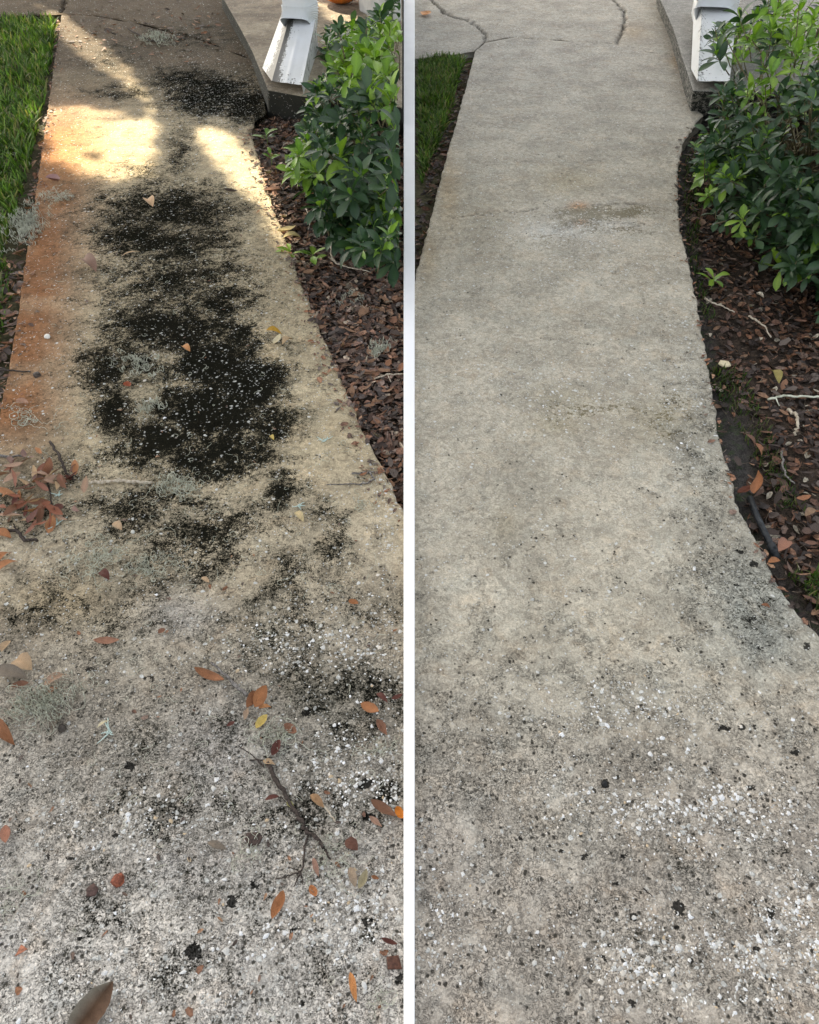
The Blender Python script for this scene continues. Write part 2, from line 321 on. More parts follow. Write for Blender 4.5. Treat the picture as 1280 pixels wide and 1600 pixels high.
def surf_right(px, py):
    n = px.shape; c = np.ones(n+(3,))*np.array([.425, .385, .305])
    c = mixc(c, np.clip((330-py)/250, 0, 1)*.7, (.37, .35, .31))
    c = mixc(c, np.clip((py-1000)/300, 0, 1)*.8, (.43, .385, .33))
    c = mixc(c, sumb(px, py, [(1190, 930, 90, 90, .7), (1190, 1010, 70, 40, .35), (1090, 700, 70, 180, .3)]), (.33, .345, .31))
    c = mixc(c, sumb(px, py, [(880, 620, 60, 20, .45), (870, 665, 40, 16, .5), (1030, 655, 60, 40, .4), (890, 283, 50, 22, .55), (760, 350, 60, 50, .2), (790, 820, 20, 25, .4)]), (.30, .25, .15))
    c = mixc(c, sumb(px, py, [(925, 337, 60, 15, .35), (870, 350, 60, 14, -.0)]), (.16, .14, .08)); c = mixc(c, sumb(px, py, [(860, 362, 60, 12, .3), (960, 350, 40, 8, .3)]), (.62, .62, .58))
    c = mixc(c, sumb(px, py, [(905, 323, 14, 6, .7), (908, 348, 10, 5, .6)]), (.55, .25, .08))
    c = mixc(c, sumb(px, py, [(700, 300, 20, 60, .5), (670, 400, 16, 40, .5)]), (.36, .26, .14))
    c = mixc(c, sumb(px, py, [(1060, 95, 14, 12, .6), (990, 50, 20, 14, .4)]), (.30, .19, .08))
    c = mixc(c, sumb(px, py, [(900, 1090, 170, 70, .3), (880, 1300, 130, 70, .35), (800, 700, 90, 200, .18), (950, 200, 90, 90, .2)]), (.32, .305, .25))
    c = mixc(c, sumb(px, py, [(1000, 450, 150, 60, .3), (740, 600, 70, 70, .3), (1000, 850, 90, 120, .3), (740, 930, 60, 60, .25)]), (.55, .50, .40))
    shell = np.clip(.10+sumb(px, py, [(980, 1110, 140, 45, .6), (1080, 1270, 170, 50, .7), (1120, 1500, 200, 70, .65), (1240, 1440, 60, 80, .5), (870, 360, 90, 26, .9), (930, 420, 130, 40, .4), (900, 610, 200, 60, .35), (1080, 560, 40, 200, .35), (680, 1420, 60, 120, .3), (820, 60, 60, 20, .4)]), 0, 1)
    wet = np.clip(sumb(px, py, [(900, 350, 110, 40, .8), (900, 610, 150, 40, .5), (1070, 180, 60, 30, .5)]), 0, 1)
    worn = np.clip((py-750)/500, 0, 1)*.65-.06+sumb(px, py, [(1100, 700, 60, 220, .45), (1170, 930, 70, 90, .5), (760, 1210, 110, 50, .35), (1050, 1450, 200, 120, .2), (900, 350, 80, 20, .5)])
    alg = blobs(px, py, [(1100, 760, 60, 200, .16), (1190, 930, 80, 80, .22), (740, 1180, 120, 90, .15), (1130, 1330, 120, 50, .22), (1050, 1480, 250, 120, .16)])
    return c, alg, shell, wet, worn, blobs(px, py, SPOT_R)

PITS = [(925, 336, 62, 15, .80), (985, 332, 40, 11, .72), (890, 348, 40, 10, .6), (860, 372, 60, 14, .3), (960, 360, 50, 10, .4), (1030, 650, 45, 34, .36), (870, 650, 34, 24, .38), (940, 640, 50, 14, .4), (640, 1, 1, 1, 0)]
def relief(X, Y):
    return (fbm(X, Y, 2.2, 1, 3)-.5)*.008+(fbm(X, Y, 24, 5, 3)-.5)*.0011+(vn(X, Y, 95, 9)-.5)*.0006
def slab_mesh(name, X, Y, surf, cracks=(), crackw=.006):
    px, py = proj(np.stack([X, Y, np.zeros_like(X)], -1).reshape(-1, 3)); px = px.reshape(X.shape); py = py.reshape(X.shape)
    c, al, sh, wet, worn, spot = surf(px, py)
    Z = relief(X, Y)-np.clip(worn-.35, 0, 1)*.003
    for pts in cracks:
        w = [tuple(P(a, b)[:2]) for a, b in pts]
        jx = X+(fbm(X, Y, 30, 4, 2)-.5)*.05; jy = Y+(fbm(X, Y, 30, 8, 2)-.5)*.03
        d = seg_dist(jx, jy, w); k = np.clip(1-d/(crackw*1.8), 0, 1); amt = .55+.45*np.clip(fbm(X, Y, 5, 77, 2)*3-1, 0, 1) if len(pts) == len(JOINT) and pts[0] == JOINT[0] else 1.; Z = Z-k*(.03 if isinstance(amt, float) else .006*amt)
        c = mixc(c, np.clip(1-d/(crackw*(1.5 if isinstance(amt, float) else 1.)), 0, 1)*amt, (.05, .04, .032))
    ny, nx = X.shape; v = np.stack([X, Y, Z], -1).reshape(-1, 3); i = np.arange(nx*ny).reshape(ny, nx)
    f = np.stack([i[:-1, :-1], i[:-1, 1:], i[1:, 1:], i[1:, :-1]], -1).reshape(-1, 4)
    b = np.concatenate([i[0, :], i[1:, -1], i[-1, -2::-1], i[-2:0:-1, 0]])
    # worn arris, then the side
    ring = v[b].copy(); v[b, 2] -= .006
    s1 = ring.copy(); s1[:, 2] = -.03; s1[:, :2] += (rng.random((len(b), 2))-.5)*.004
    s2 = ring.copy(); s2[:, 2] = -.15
    n0 = len(v); nb = len(b); v = np.vstack([v, s1, s2]); q = np.arange(nb); q2 = (q+1) % nb
    f2 = np.stack([b, n0+q, n0+q2, b[q2]], -1); f3 = np.stack([n0+q, n0+nb+q, n0+nb+q2, n0+q2], -1)
    e = lambda a: np.concatenate([a.ravel(), a.ravel()[b], a.ravel()[b]])
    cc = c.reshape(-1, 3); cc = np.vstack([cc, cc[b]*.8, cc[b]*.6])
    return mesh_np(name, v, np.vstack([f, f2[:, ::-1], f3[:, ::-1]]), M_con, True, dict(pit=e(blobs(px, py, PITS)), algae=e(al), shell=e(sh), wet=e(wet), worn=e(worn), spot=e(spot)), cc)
def front_line(pts):
    w = np.array([P(a, b) for a, b in pts]); w = w[np.argsort(w[:, 0])]
    return lambda x: np.interp(x, w[:, 0], w[:, 1])
FR_L = front_line([(-900, 30), (0, 24), (92, 22), (150, 24), (215, 35), (270, 50), (320, 63), (388, 90), (520, 120)])
FR_R = front_line([(560, 96), (648, 91), (700, 86), (741, 79), (755, 65), (800, 57), (860, 61), (965, 69), (1010, 80), (1065, 88), (1200, 96)])
JOINT = [(700, 341), (740, 336), (800, 331), (850, 326), (900, 322), (960, 319), (1000, 318)]
def main_slab(name, le, re, fr, surf, cracks, label, gap=.010):
    ys = np.concatenate([np.arange(-.8, .15, .05), np.arange(.15, 1.5, .0075), np.arange(1.5, 9, .012)])
    yend = 5.2; ys = ys[ys < yend]
    nx = 230; s = np.linspace(0, 1, nx)
    Yg, Sg = np.meshgrid(ys, s, indexing='ij')
    # stretch the far end so that it meets the line of the crack
    t = np.clip((Yg-4.0)/(yend-.012-4.0), 0, 1)
    Y = Yg.copy()
    for _ in range(3):
        L = le(Y); Rr = re(Y); X = L+(Rr-L)*Sg
        Y = Yg+(fr(X)-gap-yend)*t
    L = le(Y); Rr = re(Y)
    jl = (fbm(Y, Y*0, 25, 3, 3)-.5)*.012; jr = (fbm(Y, Y*0+5, 30, 6, 4)-.5)*.02
    X = L+jl+(Rr+jr-L-jl)*Sg
    o = link(name, slab_mesh(name, X, Y, surf, cracks)); tag(o, label, kind='structure'); return o
def cross_slab(name, x0, x1, fr, surf, cracks, label):
    xs = np.arange(x0, x1, .012); t = np.concatenate([np.linspace(0, .6, 130), np.linspace(.61, 1, 20)])
    Tg, X = np.meshgrid(t, xs, indexing='ij'); f = fr(X)+(fbm(X, X*0, 9, 3, 3)-.5)*.05; Y = f+(9.5-f)*Tg
    o = link(name, slab_mesh(name, X, Y, surf, cracks, .008)); tag(o, label, kind='structure'); return o
BOARD = 8.6   # half width of the board between the sites, photo pixels
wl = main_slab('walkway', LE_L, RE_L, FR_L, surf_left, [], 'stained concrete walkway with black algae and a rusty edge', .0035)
wr = main_slab('walkway', LE_R, RE_R, FR_R, surf_right, [JOINT], 'clean pale concrete walkway beside the wet mulch bed')
cl = cross_slab('cross_walkway', -5.2, -.02, FR_L, surf_left, [[(101, -10), (101, 8), (96, 20)]], 'brown stained concrete crossing with painted shade behind the dirty walkway')
cr = cross_slab('cross_walkway', .02, 5.2, FR_R, surf_right, [[(660, -14), (680, 6), (700, 24), (735, 33), (748, 44), (757, 55), (755, 64)], [(955, -5), (972, 12), (978, 25), (972, 50), (964, 68)]], 'pale cracked concrete crossing behind the clean walkway')

# white border between two views, added as a flat board, wider far end
def board():
    pts = []
    for py in (1760, 1600, 1400, 1200, 1000, 800, 600, 400, 200, 0, -60):
        a = P(640-9.2, py, .022); b = P(640+8.2, py, .022); pts.append((a, b))
    v = []; f = []
    for a, b in pts:
        v += [(a[0], a[1], -.15), (a[0], a[1], .019), (a[0]+.002, a[1], .022), (b[0]-.002, b[1], .022), (b[0], b[1], .019), (b[0], b[1], -.15)]
    for k in range(len(pts)-1):
        for j in range(5): f.append((6*k+j, 6*k+j+1, 6*k+7+j, 6*k+6+j))
    f += [tuple(range(6)), tuple(range(len(v)-1, len(v)-7, -1))]
    me = bpy.data.meshes.new('divider_board'); me.from_pydata(v, [], f); me.update(); me.materials.append(M_white)
    return tag(link('divider_board', me), 'long flat white board added as the border between the stained walkway view and the clean one', 'divider board')
board()
def halfw(y): return (y*cp+H*sp)*9.0/F

# ------------------------------------------------------------------ soil beds and lawns
def bed_z(X, Y): return -.050+(fbm(X, Y, 6, 21, 4)-.5)*.035+(fbm(X, Y, 40, 25, 2)-.5)*.012
def bareR(X, Y):
    px, py = proj(np.stack([X, Y, X*0], -1).reshape(-1, 3)); px = px.reshape(X.shape); py = py.reshape(X.shape)
    e = RE_R(Y); d = (X-e)
    return np.clip(1.4-d/.06, 0, 1)+sumb(px, py, [(1165, 700, 22, 60, 1.2)])
sheet('garden_soil', -1.5, -.005, .3, 5.6, 150, 420, 0, M_soil, zf=bed_z, attrs={'bare': lambda X, Y: X*0}, keep=lambda x, y: x > RE_L_(y)-.12)
sheet('garden_soil', .6, 3.6, .3, 5.6, 200, 420, 0, M_soil, zf=lambda X, Y: bed_z(X, Y)-np.clip(1-(X-RE_R(Y))/.05, 0, 1)*.02, attrs={'bare': lambda X, Y: np.clip(bareR(X, Y), 0, 1)}, keep=lambda x, y: x > RE_R(y)-.15)
sheet('lawn_soil', -5.2, -.7, -.8, 6.9, 120, 200, 0, M_lawnsoil, zf=lambda X, Y: -.045+(fbm(X, Y, 8, 31, 3)-.5)*.03, keep=lambda x, y: (x < LE_L(y)+.12) & (y < FR_L(x)+.1))
sheet('lawn_soil', .002, 1.2, 1.8, 5.6, 60, 160, 0, M_lawnsoil, zf=lambda X, Y: -.045+(fbm(X, Y, 8, 33, 3)-.5)*.03, keep=lambda x, y: (x < LE_R_(y)+.12) & (y < FR_R(x)+.1))

# ------------------------------------------------------------------ scatter helpers
def rotz(a): return np.array([[math.cos(a), -math.sin(a), 0], [math.sin(a), math.cos(a), 0], [0, 0, 1]])
def quat_mats(ax, ang):
    ax = ax/np.linalg.norm(ax, axis=1)[:, None]; x, y, z = ax.T; c = np.cos(ang); s = np.sin(ang); t = 1-c
    return np.stack([np.stack([t*x*x+c, t*x*y-s*z, t*x*z+s*y], -1), np.stack([t*x*y+s*z, t*y*y+c, t*y*z-s*x], -1), np.stack([t*x*z-s*y, t*y*z+s*x, t*z*z+c], -1)], 1)
def rand_rot(n, tilt):
    a = rng.random(n)*2*PI; h = rng.random(n)*2*PI
    A = quat_mats(np.tile([0, 0, 1.], (n, 1)), h); B = quat_mats(np.stack([np.cos(a), np.sin(a), a*0], -1), rng.normal(0, tilt, n))
    return B@A
def instance_np(tmpl, mats, pos, scl, cols, tidx):
    """tmpl: list of (v, faces, rib); returns joined arrays"""
    V_, F_, C_, Rb = [], [], [], []; off = 0
    for k, (tv, tf, rib) in enumerate(tmpl):
        s = np.where(tidx == k)[0]
        if not len(s): continue
        w = np.einsum('nij,vj->nvi', mats[s], tv)*scl[s][:, None, None]+pos[s][:, None, :]
        nv = len(tv); V_.append(w.reshape(-1, 3)); C_.append(np.repeat(cols[s], nv, 0))
        F_.append((tf[None]+(np.arange(len(s))*nv)[:, None, None]).reshape(-1, tf.shape[1])+off); off += nv*len(s)
        Rb.append(np.tile(rib, len(s)))
    return np.vstack(V_), np.vstack(F_), np.vstack(C_), np.concatenate(Rb)
def leaf_t(kind, width=.4, curl=.3, cup=.3, nseg=6, twist=0., seed=0, jag=0.):
    """a unit-long leaf along +X, lying on z=0: three strips across (edge, rib, edge)"""
    r = np.random.default_rng(seed); t = np.linspace(0, 1, nseg+1)
    if kind == 'ellip': w = np.sin(PI*t**.9)**.75
    elif kind == 'obov': w = np.sin(PI*np.clip(t, 0, 1)**1.7)**.8*.95+.0
    elif kind == 'lance': w = np.sin(PI*t**.8)**1.15
    elif kind == 'chip': w = .75+.25*r.random(nseg+1); w[0] *= .6; w[-1] *= .5
    w = w*width/2; w[0] = max(w[0], .012); w[-1] = max(w[-1], .008)
    w1 = w*(1+jag*(r.random(nseg+1)-.5)*2); w2 = w*(1+jag*(r.random(nseg+1)-.5)*2)
    ang = curl*(t-.5)*2; x = np.cumsum(np.cos(ang))/(nseg+1); z = np.cumsum(np.sin(ang))/(nseg+1); x -= x[0]; z -= z.min(); x = x/max(x.max(), .5)
    rows = []
    for k in range(nseg+1):
        tw = twist*(t[k]-.5); cz = cup*1.0
        for sgn, ww in ((1, w1[k]), (0, 0), (-1, w2[k])):
            yy = sgn*ww; rows.append((x[k]-.5, yy*math.cos(tw)-abs(yy)*cz*math.sin(tw), z[k]+abs(yy)*cz+yy*math.sin(tw)))
    v = np.array(rows); i = np.arange(len(v)).reshape(nseg+1, 3)
    f = np.stack([i[:-1, :-1], i[1:, :-1], i[1:, 1:], i[:-1, 1:]], -1).reshape(-1, 4)
    rib = np.tile([0., .7, 0.], nseg+1); v[:, 2] -= v[:, 2].min()
    return v, f, rib
def tube_np(pts, r0, r1=None, sides=5, bumps=0.):
    pts = np.asarray(pts, float); n = len(pts); r1 = r0 if r1 is None else r1
    tan = np.gradient(pts, axis=0); tan /= np.linalg.norm(tan, axis=1)[:, None]+1e-9
    up = np.tile([0, 0, 1.], (n, 1)); a = np.cross(tan, up); la = np.linalg.norm(a, axis=1); a[la < 1e-3] = [1, 0, 0]; a /= np.linalg.norm(a, axis=1)[:, None]; b = np.cross(tan, a)
    th = np.arange(sides)*2*PI/sides; rr = np.linspace(r0, r1, n)*(1+bumps*(rng.random(n)-.5))
    v = pts[:, None, :]+rr[:, None, None]*(a[:, None, :]*np.cos(th)[None, :, None]+b[:, None, :]*np.sin(th)[None, :, None])
    i = np.arange(n*sides).reshape(n, sides); j = np.roll(i, -1, 1)
    f = np.stack([i[:-1], j[:-1], j[1:], i[1:]], -1).reshape(-1, 4)
    v = v.reshape(-1, 3); v = np.vstack([v, pts[0], pts[-1]]); c0 = len(v)-2
    caps = np.vstack([np.stack([j[0], i[0], np.full(sides, c0)], -1), np.stack([i[-1], j[-1], np.full(sides, c0+1)], -1)])
    return v, f, caps
class Join:
    def __init__(s): s.v = []; s.q = []; s.t = []; s.n = 0
    def add(s, v, q, t=None):
        s.v.append(v); s.q.append(q+s.n)
        if t is not None: s.t.append(t+s.n)
        s.n += len(v)
    def mesh(s, name, mat, smooth=True):
        return mesh_np(name, np.vstack(s.v), [np.vstack(s.q)]+([np.vstack(s.t)] if s.t else []), mat, smooth)
def wiggle(a, b, n, amp, z=None):
    t = np.linspace(0, 1, n)[:, None]; p = a*(1-t)+b*t; q = rng.normal(0, amp, (n, 3)); q[:, 2] *= .3; q[0] = 0; q[-1] = 0
    return p+q

# ------------------------------------------------------------------ shell stones set in the concrete
def stone_t(seed):
    r = np.random.default_rng(seed); n = 7; a = np.sort(r.random(n)*.7+np.arange(n))*2*PI/n; rad = .5+.65*r.random(n); el = .5+.45*r.random()
    base = np.stack([np.cos(a)*rad, np.sin(a)*rad*el, np.full(n, -.35)], -1); top = np.stack([np.cos(a)*rad*.8, np.sin(a)*rad*el*.8, .22+.12*r.random(n)], -1)
    v = np.vstack([base, top, [[.05, 0, .34]]]); i = np.arange(n); j = (i+1) % n
    q = np.vstack([np.stack([i, j, n+j], -1), np.stack([i, n+j, n+i], -1), np.stack([n+i, n+j, np.full(n, 2*n)], -1)])
    return v, q, np.zeros(len(v))
ST = [stone_t(k) for k in range(8)]
def stones(side, parent, surf, n, big):
    pxs = rng.uniform(2 if side < 0 else 650, 629 if side < 0 else 1280, n*30); pys = rng.uniform(560, 1640, n*30)
    sh = surf(pxs, pys)[2]; keep = rng.random(len(pxs)) < np.clip(sh-.10, .006, 1)**1.3*np.clip((pys-450)/700, .15, 1)*np.clip(fbm(pxs, pys, .03, 3, 3)*3.2-1.0, .05, 1.6)
    pxs, pys = pxs[keep][:n], pys[keep][:n]
    pos = np.array([P(a, b) for a, b in zip(pxs, pys)])
    re = RE_L(pos[:, 1]) if side < 0 else RE_R(pos[:, 1]); ok = (pos[:, 0] < re-.01) & (np.abs(pos[:, 0]) > halfw(pos[:, 1])+.006); pos = pos[ok]
    r = np.clip(rng.lognormal(math.log(.0027), .55, len(pos)), .0010, .0095)
    cx = np.array(surf(*proj(pos))[4]); pos[:, 2] = relief(pos[:, 0], pos[:, 1])-np.clip(cx-.35, 0, 1)*.003-.0002-r*.10
    col = np.array([(.74, .74, .72), (.60, .59, .55), (.66, .61, .53), (.44, .43, .40), (.78, .79, .79), (.52, .40, .26)])[rng.choice(6, len(pos), p=[.3, .22, .17, .12, .15, .04])]
    scr = r*F/(pos[:, 1]*cp+H*sp); order = np.argsort(-scr); tid = rng.integers(0, 8, len(pos)); rm = rand_rot(len(pos), .12)
    hi, lo = order[:big], order[big:]
    pool = {}
    for k in hi:
        key = (int(tid[k]), int(col[k][0]*50))
        if key not in pool: tv, tf, _ = ST[tid[k]]; pool[key] = mesh_np('shell_stone', tv*[1, 1, .55], tf, M_stone, False, None, col[k])
        o = link('shell_stone', pool[key], parent, pos[k]); o.rotation_euler = (rng.normal(0, .1), rng.normal(0, .1), rng.random()*6.28); o.scale = (r[k],)*3
    tm = [(v*[1, 1, .55], f, b) for v, f, b in ST]
    v, f, c, rb = instance_np(tm, rm[lo], pos[lo], r[lo], col[lo], tid[lo])
    o = link('shell_grit', mesh_np('shell_grit', v, f, M_stone, False, None, c), parent); o['kind'] = 'stuff'
stones(-1, wl, surf_left, 2300, 200); stones(1, wr, surf_right, 3000, 200)

# ------------------------------------------------------------------ raised step slab, downspout
def prism(name, top, bot, mat, parent=None, attrs=None, cuts=0, bev=.008):
    import bmesh
    bm = bmesh.new(); t = [bm.verts.new(tuple(p)) for p in top]; b = [bm.verts.new(tuple(p)) for p in bot]; n = len(t)
    bm.faces.new(t); bm.faces.new(b[::-1])
    for i in range(n): bm.faces.new((t[i], b[i], b[(i+1) % n], t[(i+1) % n]))
    bmesh.ops.recalc_face_normals(bm, faces=bm.faces)
    if bev: bmesh.ops.bevel(bm, geom=list(bm.edges), offset=bev, segments=2, affect='EDGES', profile=.6)
    me = bpy.data.meshes.new(name); bm.to_mesh(me); bm.free(); me.materials.append(mat)
    return link(name, me, parent)
M_step = None
def mat_step(name, a, b, top_w, alg):
    s = N(name); n = s.noise(30, 5, .7); n2 = s.noise(4, 4, .65); g = s.noise(240, 3, .7)
    c = s.mix(s.ss(n2, .3, .7), a, b); c = s.scale(c, s.ss(n, .3, .7, .75, 1.22)); c = s.scale(c, s.ss(g, .3, .7, .7, 1.3))
    ao = s.n('SeparateXYZ', {0: s.tc}, 2)
    # algae crust grows on the damp vertical sides
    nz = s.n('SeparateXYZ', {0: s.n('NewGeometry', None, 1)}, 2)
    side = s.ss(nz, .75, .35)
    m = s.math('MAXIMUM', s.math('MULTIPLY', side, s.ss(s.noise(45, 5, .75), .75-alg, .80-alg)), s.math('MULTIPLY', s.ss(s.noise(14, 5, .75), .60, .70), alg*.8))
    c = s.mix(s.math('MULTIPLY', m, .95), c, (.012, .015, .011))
    w = s.voro(120); wr_ = s.n('SeparateColor', {0: s.voro(120, out=1)}); c = s.mix(s.math('MULTIPLY', s.ss(w, .35, .25), s.ss(wr_, .86, .9)), c, (.6, .6, .56))
    return s.out(c, .85, s.math('ADD', n, s.math('MULTIPLY', g, .5)), .004)
M_stepL = mat_step('damp_step_concrete', (.17, .13, .09), (.36, .30, .21), 0, .42)
M_stepR = mat_step('grey_step_concrete', (.21, .20, .18), (.30, .285, .25), 0, .30)
def step(side):
    zt = .12
    if side < 0:
        top = [(346, -60), (350, 0), (374, 42), (394, 80), (419, 141), (470, 150), (629, 168), (629, -60)]; bot = [(334, -60), (341, 0), (365, 45), (388, 84), (417, 170), (470, 180), (629, 198), (629, -60)]
        mat, lab = M_stepL, 'raised damp concrete step with a black mossy front under the grimy downspout'
    else:
        top = [(1024, -60), (1032, 0), (1052, 45), (1066, 90), (1083, 142), (1120, 143), (1420, 150), (1420, -60)]; bot = [(1018, -60), (1027, 0), (1046, 45), (1060, 92), (1081, 174), (1120, 175), (1420, 182), (1420, -60)]
        mat, lab = M_stepR, 'raised grey concrete step behind the shrub under the clean downspout'
    T = [P(a, b, zt) for a, b in top]; B = [P(a, b, -.02) for a, b in bot]
    for p in T+B:
        if side < 0: p[0] = min(p[0], -halfw(p[1])-.002)
    for p in B: p[2] = -.12
    return tag(prism('raised_step', T, B, mat), lab, 'step')
step(-1); step(1)
def gridface(p00, p10, p11, p01, nu, nv, ribs=0., rf=0):
    u = np.linspace(0, 1, nu)[None, :, None]; w = np.linspace(0, 1, nv)[:, None, None]
    p = (p00*(1-u)+p10*u)*(1-w)+(p01*(1-u)+p11*u)*w
    nrm = np.cross(p10-p00, p01-p00); nrm /= np.linalg.norm(nrm)
    if rf: p = p+nrm*(ribs*np.maximum(0, np.cos(u*2*PI*rf))**2)
    i = np.arange(nu*nv).reshape(nv, nu); f = np.stack([i[:-1, :-1], i[:-1, 1:], i[1:, 1:], i[1:, :-1]], -1).reshape(-1, 4)
    return p.reshape(-1, 3), f
def downspout(side):
    if side < 0:
        seam0, rt0, rt1, seam1, lo1, lo0 = (425, 127), (472, 133), (493, 31), (452, 29), (441, 20), (410, 106)
        lab = 'grimy white downspout with black mildew streaks, elbow above its flat extension on the brown step'; mouth = (472, 8)
    else:
        seam0, rt0, rt1, seam1, lo1, lo0 = (1090, 127), (1140, 127), (1152, 14), (1097, 12), (1085, -4), (1080, 108)
        lab = 'clean white downspout with faint rust streaks, elbow above its extension beside the right shrub'; mouth = (1124, -12)
    A0 = P(*seam0, .165); A1 = P(*rt0, .165); A2 = P(*rt1, .27); A3 = P(*seam1, .27); B3 = P(*lo1, .21); B0 = P(*lo0, .124)
    base = (A0+A1)/2; base[2] = .12; e = empty('downspout', base, lab, 'downspout')
    J = Join(); gr = []
    v, f = gridface(A0, A1, A2, A3, 25, 16, .0022, 2); J.add(v, f); t = np.tile(np.linspace(0, 1, 25), 16); w = np.repeat(np.linspace(0, 1, 16), 25)
    gr.append(np.exp(-(t/.20)**2)*.85*(1 if side < 0 else .35)+np.exp(-(w/.12)**2)*.28*(1 if side < 0 else .4)+.10)
    v, f = gridface(B0, A0, A3, B3, 10, 16, 0, 0); J.add(v, f); t = np.tile(np.linspace(0, 1, 10), 16); w = np.repeat(np.linspace(0, 1, 16), 10)
    gr.append(np.exp(-((1-t)/.5)**2)*.80*(1 if side < 0 else .25)+np.exp(-(w/.15)**2)*.3*(1 if side < 0 else .3)+.05)
    dn = lambda p: np.array([p[0]+.004, p[1], .122])
    v, f = gridface(dn(A1), dn(A2), A2, A1, 3, 3); J.add(v, f[:, ::-1]); gr.append(np.full(9, .3))
    v, f = gridface(dn(B3), B3, A3, dn(A3), 3, 3); J.add(v, f); gr.append(np.full(9, .3))
    v, f = gridface(dn(A3), A3, A2, dn(A2), 3, 3); J.add(v, f); gr.append(np.full(9, .3))
    me = mesh_np('extension', np.vstack(J.v)-base, np.vstack(J.q), M_vinyl, False, {'grime': np.concatenate(gr)})
    link('extension', me, e)
    # elbow: ribbed rounded box section bending up from the extension
    m0 = (A2+A3)/2; wd = np.linalg.norm(A2-A3)*.53; m0 = m0-(A2-A3)*.06
    ax = (A2-A3)/np.linalg.norm(A2-A3); back = (A2-A1); back[2] = 0; back /= np.linalg.norm(back)
    bend = ax*.35+back*.94; bend /= np.linalg.norm(bend)
    prof = []
    for k in range(20):
        th = k*2*PI/20; c_, s_ = math.cos(th), math.sin(th); prof.append((abs(c_)**.45*math.copysign(1, c_), abs(s_)**.45*math.copysign(1, s_)))
    rows = []; n = 64
    for k in range(n):
        t = k/(n-1); a = R(48)+t*R(42); Rr = .16
        cpos = m0+np.array([0, 0, -.03])+bend*(.16*(math.sin(a)-math.sin(R(48))))-bend*.035+np.array([0, 0, 1])*Rr*(math.cos(R(48))-math.cos(a))
        d = bend*math.cos(a)+np.array([0, 0, 1])*math.sin(a); up = -bend*math.sin(a)+np.array([0, 0, 1])*math.cos(a)
        k_ = 1+.055*max(0, math.cos(t*2*PI*11))
        if t < .03: k_ = 1.06
        for x_, y_ in prof: rows.append(cpos+ax*x_*wd*k_+up*y_*.078*k_)
    top = cpos.copy()
    v = np.array(rows); i = np.arange(n*20).reshape(n, 20); j = np.roll(i, -1, 1); f = np.stack([i[:-1], j[:-1], j[1:], i[1:]], -1).reshape(-1, 4)
    link('elbow', mesh_np('elbow', v-base, f, M_vinyl, False, {'grime': np.full(len(v), .12 if side < 0 else .05)}), e)
    rows = [];
    for z in (top[2]-.005, top[2]+2.2):
        for x_, y_ in prof: rows.append(np.array([top[0], top[1], 0])+ax*x_*wd*.97-bend*y_*.076+np.array([0, 0, z]))
    i = np.arange(40).reshape(2, 20); j = np.roll(i, -1, 1); f = np.stack([i[:-1], j[:-1], j[1:], i[1:]], -1).reshape(-1, 4)
    link('pipe', mesh_np('pipe', np.array(rows)-base, f, M_vinyl, False, {'grime': np.full(40, .05)}), e)
downspout(-1); downspout(1)
# pumpkin and planter on the left step
def pumpkin():
    b = P(533, 5, .12); r = .16; e = empty('pumpkin', b, 'ribbed orange pumpkin standing on the sunlit step behind the grimy downspout', 'pumpkin')
    th = np.linspace(0, 2*PI, 73)[:-1]; ph = np.linspace(.02, PI-.02, 24); T, Ph = np.meshgrid(th, ph); k = 1-.09*np.abs(np.cos(T*5))**.5*0-.07*(1-np.abs(np.sin(T*5)))**2
    v = np.stack([np.sin(Ph)*np.cos(T)*r*k, np.sin(Ph)*np.sin(T)*r*k, r*.78*(1-np.cos(Ph))*1.0+0*T], -1)
    v[..., 2] -= .10*r*np.exp(-(Ph-PI)**2/.08); i = np.arange(72*24).reshape(24, 72); j = np.roll(i, -1, 1)
    f = np.stack([i[:-1], j[:-1], j[1:], i[1:]], -1).reshape(-1, 4); link('body', mesh_np('body', v.reshape(-1, 3), f, M_pump, True), e)
    a, q, t = tube_np([(0, 0, r*1.5), (.005, 0, r*1.62), (.02, .01, r*1.85)], .022, .014, 7); link('stalk', mesh_np('stalk', a, [q, t], M_stem, True), e)
pumpkin()
pb = [P(562, 18, .12), P(580, 27, .12), P(627, 35, .12), P(627, -30, .12), P(566, -30, .12)]
for p in pb: p[0] = min(p[0], -halfw(p[1])-.004)
pt = [p+np.array([0, 0, .45]) for p in pb]
tag(prism('planter', pt, pb, M_pot, bev=.012), 'pale grey planter box standing on the step right of the orange pumpkin', 'planter')

# ------------------------------------------------------------------ dead leaves
BROWN = .78*np.array([(.16, .075, .045), (.10, .055, .038), (.22, .10, .055), (.30, .15, .085), (.07, .045, .035), (.20, .13, .10), (.13, .10, .085), (.34, .19, .11), (.055, .035, .028), (.26, .11, .05)])+.022
LT = [leaf_t('ellip', .42, .35, .35, 4, .4, 1, .1), leaf_t('ellip', .5, -.5, .5, 4, -.5, 2, .1), leaf_t('lance', .22, .6, .5, 4, .8, 3, .15), leaf_t('chip', .5, .3, .3, 3, .3, 4, .3), leaf_t('chip', .13, .5, .6, 3, .6, 5, .3), leaf_t('obov', .45, .7, .6, 4, .5, 6, .1), leaf_t('chip', .75, .2, .2, 2, .2, 7, .4), leaf_t('ellip', .36, .9, .9, 4, 0, 8, .1)]
BED_L = [(416, 172), (480, 168), (560, 190), (631, 200), (631, 800), (612, 760), (580, 700), (530, 590), (495, 500), (462, 425), (430, 335), (398, 235), (390, 205)]
